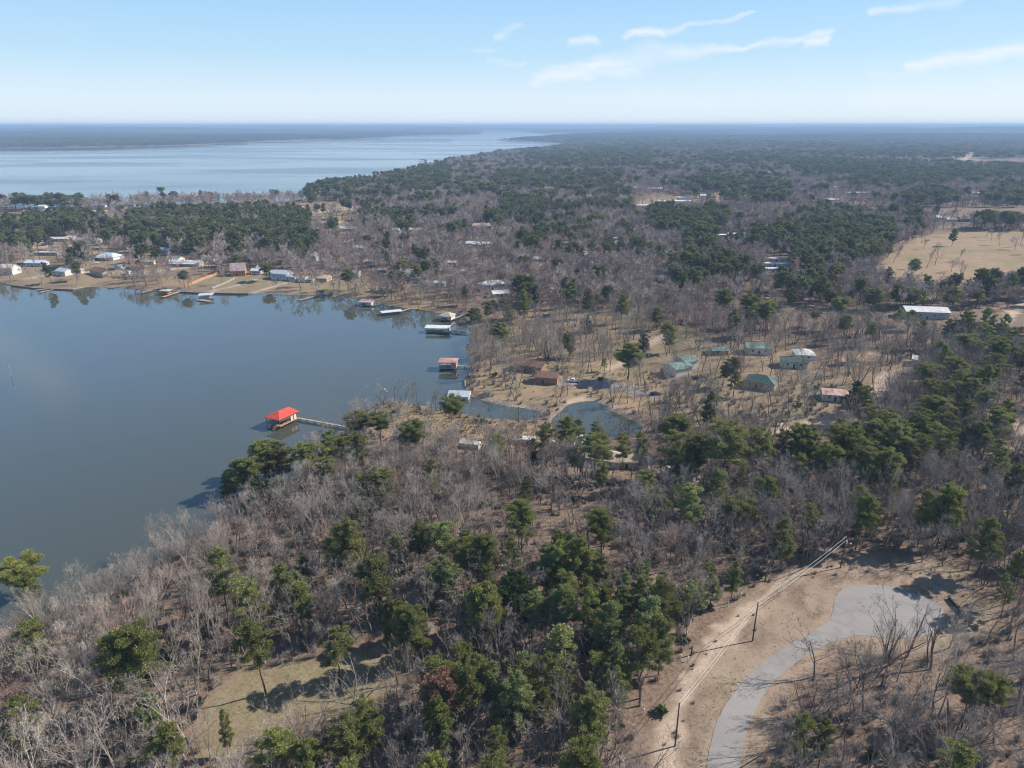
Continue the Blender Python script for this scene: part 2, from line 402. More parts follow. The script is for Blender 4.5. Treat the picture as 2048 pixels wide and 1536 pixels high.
def axis(lo, hi, step, outlo, outhi, g, mx):
    a = list(np.arange(lo, hi+.01, step)); s = step
    while a[-1] < outhi: s = min(s*g, mx*max(1, abs(a[-1])/1500.0)); a.append(a[-1]+s)
    s = step
    while a[0] > outlo: s = min(s*g, mx*max(1, abs(a[0])/1500.0)); a.insert(0, a[0]-s)
    return np.array(a)
AX = axis(-170, 280, 1.6, -62000, 62000, 1.035, 30)
AY = axis(85, 420, 1.6, -400, 66000, 1.03, 26)
GX, GY = np.meshgrid(AX, AY)
GS = shore(GX, GY)
GZ = height_sd(GX, GY, GS)
def grid_mesh(name, X, Y, Z, keep=None):
    ny, nx = X.shape
    idx = np.arange(nx*ny).reshape(ny, nx)
    q = np.stack([idx[:-1, :-1], idx[:-1, 1:], idx[1:, 1:], idx[1:, :-1]], -1).reshape(-1, 4)
    if keep is not None:
        kk = keep.ravel()[q].all(axis=1); q = q[kk]
        used = np.unique(q); rem = np.full(nx*ny, -1); rem[used] = np.arange(len(used)); q = rem[q]
    else: used = np.arange(nx*ny)
    co = np.stack([X.ravel()[used], Y.ravel()[used], Z.ravel()[used]], -1)
    me = bpy.data.meshes.new(name)
    me.vertices.add(len(co)); me.vertices.foreach_set('co', co.ravel())
    me.loops.add(q.size); me.loops.foreach_set('vertex_index', q.ravel().astype(np.int32))
    me.polygons.add(len(q)); me.polygons.foreach_set('loop_start', np.arange(0, q.size, 4, dtype=np.int32))
    me.polygons.foreach_set('use_smooth', np.ones(len(q), bool))
    me.update(calc_edges=True)
    return me, used
gme, _ = grid_mesh('ground', GX, GY, GZ)
x, y = GX.ravel(), GY.ravel(); s = GS.ravel()
z = lambda n, f: zone(n, x, y, f)
dry = np.maximum.reduce([z('verge', 5)*.25, z('penin', 3), z('lawn', 4), z('mead', 8)*.6, z('field', 8), z('farf', 20), z('dev', 12)*.75, z('shore', 6)*.75, z('lot', 15), z('town', 12)*.8])
grass = np.maximum.reduce([z('clear', 4), z('mead', 14)*.45*(fbm(x/22, y/22, 51)>.5), z('g1', 3), z('g2', 4), z('olive', 4)*.9, z('shore', 10)*.4*(fbm(x/20, y/20, 52)>.5), z('verge', 5)*.3*(fbm(x/5, y/5, 53)>.55)])
# mown strips of the bank follow the pond and the lawn
sand = np.zeros(x.shape)
for pts, wd_, sf in TRACKS: sand = np.maximum(sand, line_mask(pts, wd_, sf, x, y))
rd = np.full(x.shape, 1e6); kk = (x > -50) & (x < 250) & (y > 0) & (y < 330)
rd[kk] = poly_sd(Z_ROAD, x[kk], y[kk])
sand = np.maximum(sand, np.clip(1.0-(rd/4.5), 0, 1)*.45*(fbm(x/2.2, y/2.2, 54) > .47))
sand = np.maximum(sand, z('verge', 4)*np.clip(fbm(x/6, y/6, 57)*2.6-1.3, 0, .4))
strk = fbm(rd*.8, (x+y)/11.0, 58, 4)      # ruts and graded streaks that follow the road
sand = np.maximum(sand, z('verge', 4)*np.clip((strk-.54)*9, 0, .45)*(rd < 26))
dry = np.where((rd > 0) & (rd < 26), dry*np.clip(1.5-np.clip((.44-strk)*9, 0, 1.4), 0, 1), dry)
sand = np.maximum(sand, np.clip(1-s/1.5, 0, 1)*.35)
att = gme.attributes.new('cover', 'FLOAT_COLOR', 'POINT')
cc = np.ones((len(x), 4)); cc[:, 0] = grass; cc[:, 1] = dry; cc[:, 2] = sand
att.data.foreach_set('color', cc.ravel())
# ground material
m = bpy.data.materials.new('land'); m.use_nodes = True; t = m.node_tree
b = t.nodes['Principled BSDF']; b.inputs['Roughness'].default_value = .95; b.inputs['Specular IOR Level'].default_value = .1
at_ = N(t, 'ShaderNodeAttribute', attribute_name='cover'); sp_ = N(t, 'ShaderNodeSeparateColor'); t.links.new(at_.outputs['Color'], sp_.inputs[0])
tcn = N(t, 'ShaderNodeTexCoord')
def tn(scale, det=5, rough=.6):
    n = N(t, 'ShaderNodeTexNoise'); n.inputs['Scale'].default_value = scale; n.inputs['Detail'].default_value = det; n.inputs['Roughness'].default_value = rough
    t.links.new(tcn.outputs['Object'], n.inputs['Vector']); return n.outputs['Fac']
def mixc(f, a, b_):
    mx = N(t, 'ShaderNodeMix', data_type='RGBA')
    if isinstance(f, float): mx.inputs[0].default_value = f
    else: t.links.new(f, mx.inputs[0])
    for i, q in ((6, a), (7, b_)):
        if isinstance(q, tuple): mx.inputs[i].default_value = (*q, 1)
        else: t.links.new(q, mx.inputs[i])
    return mx.outputs[2]
def ramp(f, lo, hi):
    r = N(t, 'ShaderNodeMapRange'); r.inputs[1].default_value = lo; r.inputs[2].default_value = hi; t.links.new(f, r.inputs[0]); return r.outputs[0]
n_big, n_mid, n_fine, n_tiny = tn(.035, 4), tn(.22, 5), tn(1.3, 6, .7), tn(5.0, 3, .7)
litter = mixc(ramp(n_mid, .38, .62), (.20,.138,.103), (.265,.193,.147))
litter = mixc(ramp(n_big, .4, .65), litter, (.23,.175,.13))
litter = mixc(ramp(n_fine, .45, .68), litter, (.085,.06,.045))
litter = mixc(mth(t, 'MULTIPLY', ramp(tn(.6, 6, .75), .56, .68), .6), litter, (.36,.25,.185))
grassc = mixc(ramp(n_mid, .35, .65), (.21,.172,.10), (.285,.23,.155))
grassc = mixc(ramp(n_fine, .5, .72), grassc, (.115,.12,.045))
dryc = mixc(ramp(n_mid, .35, .65), (.345,.245,.16), (.275,.20,.132))
dryc = mixc(ramp(n_fine, .5, .75), dryc, (.20,.155,.085))
dryc = mixc(ramp(n_big, .48, .66), dryc, (.225,.195,.10))
sandc = mixc(ramp(n_fine, .35, .65), (.50,.40,.315), (.37,.285,.215))
edge = mth(t, 'MULTIPLY', mth(t, 'SUBTRACT', n_fine, .5), .9)
edge2 = mth(t, 'MULTIPLY', mth(t, 'SUBTRACT', n_mid, .5), .8)
def msk(o):
    return mth(t, 'MULTIPLY', mth(t, 'ADD', mth(t, 'ADD', o, mth(t, 'MULTIPLY', edge, mth(t,'MULTIPLY',mth(t, 'MULTIPLY', o, mth(t,'SUBTRACT',1.0,o)),4.0))), mth(t, 'MULTIPLY', edge2, mth(t, 'MULTIPLY', o, mth(t,'SUBTRACT',1.0,o)))), 1.0, clamp=True)
c = mixc(msk(sp_.outputs[1]), litter, dryc)
c = mixc(msk(sp_.outputs[0]), c, grassc)
c = mixc(msk(sp_.outputs[2]), c, sandc)
c = mixc(mth(t, 'MULTIPLY', ramp(n_tiny, .5, .8), .35), c, (.09,.07,.05))
t.links.new(c, b.inputs['Base Color'])
bp = N(t, 'ShaderNodeBump'); bp.inputs['Strength'].default_value = .6; bp.inputs['Distance'].default_value = .25
t.links.new(n_fine, bp.inputs['Height']); t.links.new(bp.outputs[0], b.inputs['Normal'])
gme.materials.append(m)
go = bpy.data.objects.new('ground', gme); COL.objects.link(go); go['kind'] = 'structure'

# water, one sheet under the whole land
wm = bpy.data.materials.new('lake water'); wm.use_nodes = True; t = wm.node_tree; b = t.nodes['Principled BSDF']
b.inputs['Base Color'].default_value = (.062,.070,.055, 1); b.inputs['Roughness'].default_value = .035; b.inputs['IOR'].default_value = 1.5
b.inputs['Specular IOR Level'].default_value = .5
tcn = N(t, 'ShaderNodeTexCoord')
w1 = N(t, 'ShaderNodeTexNoise'); w1.inputs['Scale'].default_value = .9; w1.inputs['Detail'].default_value = 3
mpw = N(t, 'ShaderNodeMapping'); mpw.inputs['Rotation'].default_value = (0, 0, .5); mpw.inputs['Scale'].default_value = (1, .4, 1)
t.links.new(tcn.outputs['Object'], mpw.inputs[0]); t.links.new(mpw.outputs[0], w1.inputs['Vector'])
w2 = N(t, 'ShaderNodeTexNoise'); w2.inputs['Scale'].default_value = .0022; w2.inputs['Detail'].default_value = 4
mp2 = N(t, 'ShaderNodeMapping'); mp2.inputs['Scale'].default_value = (.5, 1.6, 1)
t.links.new(tcn.outputs['Object'], mp2.inputs[0]); t.links.new(mp2.outputs[0], w2.inputs['Vector'])
sxy = N(t, 'ShaderNodeSeparateXYZ'); t.links.new(tcn.outputs['Object'], sxy.inputs[0])
openw = N(t, 'ShaderNodeMapRange'); openw.inputs[1].default_value = 600; openw.inputs[2].default_value = 1000; t.links.new(sxy.outputs[1], openw.inputs[0])
rg = N(t, 'ShaderNodeMapRange'); rg.inputs[1].default_value = .42; rg.inputs[2].default_value = .6; rg.inputs[3].default_value = .03; rg.inputs[4].default_value = .16
t.links.new(w2.outputs['Fac'], rg.inputs[0])
rr = mth(t, 'ADD', .03, mth(t, 'MULTIPLY', openw.outputs[0], rg.outputs[0])); t.links.new(rr, b.inputs['Roughness'])
bp = N(t, 'ShaderNodeBump'); bst = N(t, 'ShaderNodeMapRange'); bst.inputs[1].default_value = 150; bst.inputs[2].default_value = 420; bst.inputs[3].default_value = .05; bst.inputs[4].default_value = 0.0
t.links.new(sxy.outputs[1], bst.inputs[0]); t.links.new(bst.outputs[0], bp.inputs['Strength']); bp.inputs['Distance'].default_value = .1
t.links.new(w1.outputs['Fac'], bp.inputs['Height']); t.links.new(bp.outputs[0], b.inputs['Normal'])
wmb = MB(); wmb.add([(-70000,-500,0),(70000,-500,0),(70000,70000,0),(-70000,70000,0)], [(0,1,2,3)])
wo = wmb.build('lake_water', wm); wo['kind'] = 'structure'

# the wooded hills far away: a canopy sheet over the land, its crowns as relief
kf = (np.hypot(GX, GY) > 3400) & (GS > 12) & (np.abs(GX) < GY*1.0+1500)
inz = zone('farf', GX, GY, 20) < .3
kf &= inz
CZ = GZ + 9 + (vnoise(GX/31.0, GY/31.0, 61)-.5)*7 + (vnoise(GX/160.0, GY/160.0, 62)-.5)*12*np.clip((np.hypot(GX, GY)-3400)/6000, 0, 1)
CZ = np.where(GS < 60, GZ+4, CZ)
fme, used = grid_mesh('far_wood', GX, GY, CZ, kf)
fm = bpy.data.materials.new('far canopy'); fm.use_nodes = True; t = fm.node_tree; b = t.nodes['Principled BSDF']
b.inputs['Roughness'].default_value = 1; b.inputs['Specular IOR Level'].default_value = 0
tcn = N(t, 'ShaderNodeTexCoord')
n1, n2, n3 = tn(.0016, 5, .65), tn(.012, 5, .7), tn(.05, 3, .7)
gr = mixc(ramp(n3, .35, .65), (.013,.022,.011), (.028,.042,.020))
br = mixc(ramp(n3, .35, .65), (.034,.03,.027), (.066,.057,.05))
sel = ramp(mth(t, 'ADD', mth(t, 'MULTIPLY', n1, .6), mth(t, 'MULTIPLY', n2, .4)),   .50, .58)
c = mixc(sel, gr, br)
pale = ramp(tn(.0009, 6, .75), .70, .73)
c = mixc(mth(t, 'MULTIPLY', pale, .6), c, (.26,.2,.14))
t.links.new(c, b.inputs['Base Color']); fme.materials.append(fm)
fo = bpy.data.objects.new('far_wood', fme); COL.objects.link(fo)
fo['kind'] = 'stuff'; fo['label'] = 'hazy wooded hills far beyond the lake up to the horizon'; fo['category'] = 'woodland'

# the asphalt road with its turning circle, draped 6 cm above the ground
def draped(name, outline, step, lift, material, kind='structure', thick=0):
    bm = bmesh.new(); vs = [bm.verts.new((p[0], p[1], 0)) for p in outline]
    bm.faces.new(vs); bmesh.ops.triangulate(bm, faces=bm.faces[:])
    xs = [p[0] for p in outline]; ys = [p[1] for p in outline]
    for ax, lo, hi in ((0, min(xs), max(xs)), (1, min(ys), max(ys))):
        q = lo+step
        while q < hi:
            co = (q, 0, 0) if ax == 0 else (0, q, 0); no = (1, 0, 0) if ax == 0 else (0, 1, 0)
            bmesh.ops.bisect_plane(bm, geom=bm.verts[:]+bm.edges[:]+bm.faces[:], plane_co=co, plane_no=no); q += step
    co = np.array([v.co[:] for v in bm.verts]); g = ground(co[:, 0], co[:, 1])
    for v, h in zip(bm.verts, g): v.co.z = h+lift
    bmesh.ops.recalc_face_normals(bm, faces=bm.faces[:])
    me = bpy.data.meshes.new(name); bm.to_mesh(me); bm.free()
    if len(me.polygons) and me.polygons[0].normal.z < 0: me.flip_normals()
    me.materials.append(material); o = bpy.data.objects.new(name, me); COL.objects.link(o); o['kind'] = kind; return o
am = bpy.data.materials.new('asphalt'); am.use_nodes = True; t = am.node_tree; b = t.nodes['Principled BSDF']
b.inputs['Roughness'].default_value = .9; b.inputs['Specular IOR Level'].default_value = .2
tcn = N(t, 'ShaderNodeTexCoord')
c = mixc(ramp(tn(.12, 5), .35, .65), (.265,.25,.237), (.30,.282,.266))
c = mixc(mth(t, 'MULTIPLY', ramp(tn(6, 3), .45, .8), .5), c, (.17,.16,.155))
sm = tn(.035, 6, .6); sm2 = mth(t, 'ABSOLUTE', mth(t, 'SUBTRACT', sm, .5))
c = mixc(mth(t, 'MULTIPLY', ramp(sm2, .02, .0), .35), c, (.17,.16,.155))
c = mixc(mth(t, 'MULTIPLY', ramp(tn(.5, 4), .55, .7), .2), c, (.32,.30,.285))
t.links.new(c, b.inputs['Base Color'])
def smooth_open(P, n=1): return chaikin(P, n)
ed_ = N(t, 'ShaderNodeAttribute', attribute_name='edge')
c = mixc(mth(t, 'MULTIPLY', ramp(mth(t, 'ADD', ed_.outputs['Fac'], mth(t, 'MULTIPLY', mth(t, 'SUBTRACT', tn(.9, 6, .7), .5), 1.6)),   1.0, 1.3), .6), c, (.42,.34,.26))
st_ = N(t, 'ShaderNodeTexNoise'); st_.inputs['Scale'].default_value = .55; st_.inputs['Detail'].default_value = 5
mps = N(t, 'ShaderNodeMapping'); mps.inputs['Rotation'].default_value = (0, 0, -.9); mps.inputs['Scale'].default_value = (.12, 1.2, 1)
t.links.new(tcn.outputs['Object'], mps.inputs[0]); t.links.new(mps.outputs[0], st_.inputs['Vector'])
c = mixc(mth(t, 'MULTIPLY', ramp(st_.outputs['Fac'], .55, .72), .28), c, (.20,.185,.17))
t.links.new(c, b.inputs['Base Color'])
ro_ = smooth_open(Z_ROAD, 2); jit = np.random.RandomState(4).normal(0, .07, ro_.shape)
road_o = draped('asphalt_road', ro_+jit, 1.3, .07, am)
rc_ = np.array([v.co[:] for v in road_o.data.vertices]); ea = road_o.data.attributes.new('edge', 'FLOAT', 'POINT')
ea.data.foreach_set('value', np.clip(1-(-poly_sd(ro_, rc_[:, 0], rc_[:, 1]))/.7, 0, 1).astype(np.float32))
DRIVE = gpoly([(1108,762),(1150,757),(1235,763),(1330,790),(1318,800),(1215,775),(1130,773),(1105,770)])
dm = mat('gravel drive', (.30,.27,.25), .95, (.22,.19,.17), .8)
draped('gravel_drive', smooth_open(DRIVE, 1), 4, .12, dm)
DRIVE2 = gpoly([(1575,866),(1640,845),(1700,833),(1745,850),(1720,880),(1640,900),(1590,905)])

# ------------------------------------------------------------------ haze
hb = MB().box((0, 30000, 64.5), (150000, 76000, 141))
hm = bpy.data.materials.new('haze'); hm.use_nodes = True; t = hm.node_tree
for n in list(t.nodes):
    if n.type == 'BSDF_PRINCIPLED': t.nodes.remove(n)
pv = N(t, 'ShaderNodeVolumePrincipled'); pv.inputs['Color'].default_value = (.47,.68,.97,1); pv.inputs['Density'].default_value = 1.25e-4
pv.inputs['Anisotropy'].default_value = 0.0
t.links.new(pv.outputs[0], t.nodes['Material Output'].inputs['Volume'])
ho = hb.build('haze', hm); ho['kind'] = 'stuff'; ho['label'] = 'thin blue winter haze over the lake and the far hills'; ho['category'] = 'haze'

# ------------------------------------------------------------------ trees: shapes
def rdir(rng):
    v = Vector((rng.gauss(0,1), rng.gauss(0,1), rng.gauss(0,1)))
    return v.normalized() if v.length > 1e-4 else Vector((0,0,1))
def blob(mb, c, r, n, size, rng, flat_=.62, mi=0, long_=3.2):
    for _ in range(n):
        d = rdir(rng); rad = r*(rng.random()**.45)
        p = c + Vector((d.x*rad, d.y*rad, d.z*rad*flat_))
        ax = (d + Vector((0,0,.5)) + rdir(rng)*.7).normalized()
        side = ax.cross(rdir(rng))
        if side.length < 1e-3: continue
        side.normalize(); s_ = size*(.7+.6*rng.random())
        a = ax*(s_*long_*.5); b_ = side*(s_*.5)
        mb.add([p-a-b_*.4, p-a+b_*.4, p+a*.3+b_, p+a, p+a*.3-b_], [(0,1,2,3,4)], mi)
def pine_parts(seed, H=18.0, R=3.7, cb=.42, nb=34, per=230, size=.135, style='pine', trunks=1):
    """trunk mesh with the bare limbs and crown mesh of needle tufts"""
    rng = random.Random(seed); tr = MB(); cr = MB()
    bend = [Vector((rng.gauss(0,.16), rng.gauss(0,.16), 0)) for _ in range(6)]
    pts = [Vector((0,0,-.5))]
    for k in range(1, 7): pts.append(Vector((bend[k-1].x*k*.45, bend[k-1].y*k*.45, H*.97*k/6)))
    r0 = .0125*H
    rad = lambda z_: r0*(1-.86*max(0, z_)/H)
    for k in range(6): tr.tube(pts[k], pts[k+1], rad(pts[k].z), rad(pts[k+1].z), 7)
    def axis_at(z_):
        f = min(5.999, max(0, z_/(H*.97)*6)); k = int(f); return pts[k].lerp(pts[k+1], f-k)
    for k in range(nb):
        t_ = (k+.5)/nb; z_ = H*(cb + (1-cb)*t_*.98)
        if style == 'pine': prof = (max(0, 1-((t_-.30)/.73)**2))**.55
        elif style == 'cone': prof = (1-t_)**.8*1.0+.08
        elif style == 'young': prof = (1-t_)**.55*(.55+.45*min(1, t_*4))
        elif style == 'flat': prof = (max(0, 1-((t_-.62)/.66)**2))**.7
        else: prof = (max(0, 1-((t_-.42)/.62)**2))**.5
        L = R*prof*(.72+.38*rng.random())
        if style == 'pine' and rng.random() < .10: L *= .45
        an = k*2.39996+rng.random()*.8
        base = axis_at(z_-.12*L); rise = .18+.35*t_ if style != 'cone' else .05
        tip = base + Vector((math.cos(an)*L, math.sin(an)*L, L*rise))
        tr.tube(base, tip, .05+.012*L, .02, 3)
        nt_ = 1 if L < .8 else (2 if L < 1.9 else (3 if L < 3 else 4))
        for q in range(nt_):
            f = 1.0-.27*q; c = base.lerp(tip, f) + Vector((rng.gauss(0,.25), rng.gauss(0,.25), rng.gauss(0,.15)+.15))
            rr_ = (.60+.23*min(L, 4)*.8)*(.75+.5*rng.random())*(1 if q == 0 else .85)*(R/3.7)**.6
            blob(cr, c, rr_, int(per*(rr_**1.6)), size, rng)
    blob(cr, axis_at(H*.965), .8*(R/3.7), int(per*.7), size, rng, .9)
    if style == 'pine':      # a few dead stubs under the crown
        for _ in range(5):
            z_ = H*(cb-.04-.25*rng.random()*cb/.4); an = rng.random()*6.28; L = .5+rng.random()*1.3
            b_ = axis_at(z_); tr.tube(b_, b_+Vector((math.cos(an)*L, math.sin(an)*L, .15*L)), .04, .012, 3)
    return tr, cr
def bare_parts(seed, H=16.0, spread=.55, fork=.35, limbs=5, twig=.045, dens=1.0, stems=1, fine=True, up=.25, lean=0.0):
    rng = random.Random(seed); tr = MB(); cr = MB()
    def flat_seg(p, q, w):
        d = (q-p).normalized(); s_ = d.cross(rdir(rng))
        if s_.length < 1e-3: return
        s_.normalize(); s_ *= w*.5
        cr.add([p-s_, p+s_, q], [(0,1,2)])
    def limb(p, d, L, r, lev):
        n = 4 if lev <= 1 else (3 if lev == 2 else 2); pts = [p]; dd = d.normalized()
        for k in range(n):
            dd = (dd + rdir(rng)*(.20 if lev < 2 else .28) + Vector((0,0,up*.35))).normalized(); pts.append(pts[-1] + dd*(L/n))
        for k in range(n):
            ra = r*(1-.62*k/n); rb = r*(1-.62*(k+1)/n)
            if lev <= 1: tr.tube(pts[k], pts[k+1], ra, rb, 5)
            elif lev == 2: cr.tube(pts[k], pts[k+1], ra, rb, 3)
            else: flat_seg(pts[k], pts[k+1]+(pts[k+1]-pts[k])*.3, max(twig*1.25, ra*2))
        if lev >= 4: return
        m_ = {0: limbs, 1: 7, 2: 6, 3: 5}[lev]; m_ = max(2, int(m_*dens*(.8+.4*rng.random())))
        if lev == 3 and not fine: return
        for k in range(m_):
            f = (.42 if lev else fork) + (1-(.42 if lev else fork))*(k+rng.random()*.8)/m_; f = min(.99, f)
            fi = f*n; i = min(n-1, int(fi)); o = pts[i].lerp(pts[i+1], fi-i); ax = (pts[i+1]-pts[i]).normalized()
            side = ax.cross(rdir(rng)); 
            if side.length < 1e-3: continue
            side.normalize(); sp = spread*(1.15-.35*f)*(1+.25*rng.gauss(0,1)) if lev < 3 else .8
            nd = (ax*math.cos(sp)+side*math.sin(sp)).normalized()
            if lev == 3:
                q = o+nd*L*(.35+.3*rng.random()); flat_seg(o, q, twig)
            else: limb(o, nd, L*(.62 if lev == 0 else .55)*(1.1-.35*f)*(.8+.4*rng.random()), r*(.46 if lev == 0 else .42)*(1-.35*f), lev+1)
    for k in range(stems):
        a = 6.28*k/stems+rng.random(); out_ = 0 if stems == 1 else .35
        d = Vector((math.cos(a)*out_+lean, math.sin(a)*out_, 1))
        limb(Vector((math.cos(a)*.25*(stems > 1), math.sin(a)*.25*(stems > 1), -.4)), d, H*.78*(1-.12*k/stems), (.017 if stems == 1 else .011)*H, 0)
    return tr, cr
PINE = {}; BARE = {}
specs_p = {
 'p0': dict(seed=1, H=18, R=3.5, cb=.40, nb=32, style='pine'), 'p1': dict(seed=2, H=18, R=3.9, cb=.50, nb=28, style='pine'),
 'p2': dict(seed=3, H=18, R=3.2, cb=.33, nb=36, style='pine'), 'p3': dict(seed=4, H=18, R=4.2, cb=.55, nb=26, style='flat'),
 'p4': dict(seed=5, H=14, R=2.9, cb=.22, nb=34, style='young'), 'p5': dict(seed=6, H=18, R=3.8, cb=.30, nb=38, style='round'),
 'p6': dict(seed=21, H=19, R=3.7, cb=.36, nb=21, style='pine', per=200), 'p7': dict(seed=22, H=17, R=3.2, cb=.5, nb=22, style='pine', per=190), 'p8': dict(seed=23, H=15, R=2.2, cb=.34, nb=30, style='young', per=190),
 'cedar': dict(seed=7, H=9, R=2.4, cb=.06, nb=44, style='cone', per=120, size=.15), 'round': dict(seed=8, H=12, R=4.4, cb=.12, nb=46, style='round', per=150, size=.2)}
for k, a in specs_p.items(): PINE[k] = pine_parts(**a)
specs_b = {
 'b0': dict(seed=11, H=15, spread=.62, fork=.34, limbs=6), 'b1': dict(seed=12, H=17, spread=.42, fork=.38, limbs=7),
 'b2': dict(seed=13, H=14, spread=.50, fork=.28, limbs=4, stems=3, dens=.8), 'b3': dict(seed=14, H=13, spread=.80, fork=.30, limbs=6, up=.1),
 'b4': dict(seed=15, H=12, spread=.35, fork=.30, limbs=6, dens=.75), 'b5': dict(seed=16, H=15, spread=.55, fork=.36, limbs=6, lean=.3),
 'b7': dict(seed=31, H=14, spread=.78, fork=.26, limbs=8, up=.05, dens=.85), 'b8': dict(seed=32, H=16, spread=.4, fork=.45, limbs=5, dens=.65),
 'b6': dict(seed=17, H=10, spread=.5, fork=.2, limbs=4, stems=5, dens=.62)}
for k, a in specs_b.items(): BARE[k] = bare_parts(**a)
LODB = {k: bare_parts(**{**a, 'fine': False, 'twig': .17, 'dens': a.get('dens', 1)*1.1, 'up': .12, 'seed': a['seed']+50}) for k, a in list(specs_b.items())[:4]}
LODP = {k: pine_parts(**{**a, 'per': 26, 'size': .5, 'nb': 22, 'seed': a['seed']+50}) for k, a in list(specs_p.items())[:4]}
H_OF = {k: a['H'] for k, a in {**specs_p, **specs_b}.items()}
def extent(parts):
    v = np.array(parts[1].v); r = np.percentile(np.hypot(v[:, 0], v[:, 1]), 93); return float(r), float(np.percentile(v[:, 2], 99.5))
EXT = {k: extent(v) for k, v in {**PINE, **BARE}.items()}
print('faces', {k: len(v[1].f) for k, v in {**PINE, **BARE}.items()}, {k: len(v[1].f) for k, v in {**LODB, **LODP}.items()}, EXT)
MESHES = {}
def tree_mesh(kind, leafmat, barkmat):
    key = (kind, leafmat, barkmat)
    if key not in MESHES:
        tr, cr = (PINE if kind in PINE else BARE)[kind]
        MESHES[key] = (tr.mesh('trunk', M[barkmat]), cr.mesh('crown', M[leafmat]))
    return MESHES[key]
TREES = []      # every tree that is an object of its own
def tree(kind, leafmat, barkmat, x_, y_, g_, h, w=None, name='pine_tree', cat='pine tree', rng=random):
    r, top = EXT[kind]; sz = h/top
    sxy_ = sz if w is None else max(.55*sz, min(1.7*sz, (w/2)/r))
    o = bpy.data.objects.new(name, None); COL.objects.link(o); o.empty_display_size = .5
    o.location = (x_, y_, g_-.05); o.rotation_euler = (rng.gauss(0,.035), rng.gauss(0,.035), rng.random()*6.283); o.scale = (sxy_, sxy_, sz); o['category'] = cat
    tm, cm = tree_mesh(kind, leafmat, barkmat)
    o.scale.x *= rng.uniform(.9, 1.12)
    a = bpy.data.objects.new('trunk', tm); b_ = bpy.data.objects.new('crown', cm)
    for q in (a, b_): COL.objects.link(q); q.parent = o
    TREES.append(dict(o=o, x=x_, y=y_, z=g_, h=h, kind=kind, mat=leafmat, name=name, w=2*r*sxy_))
    return o

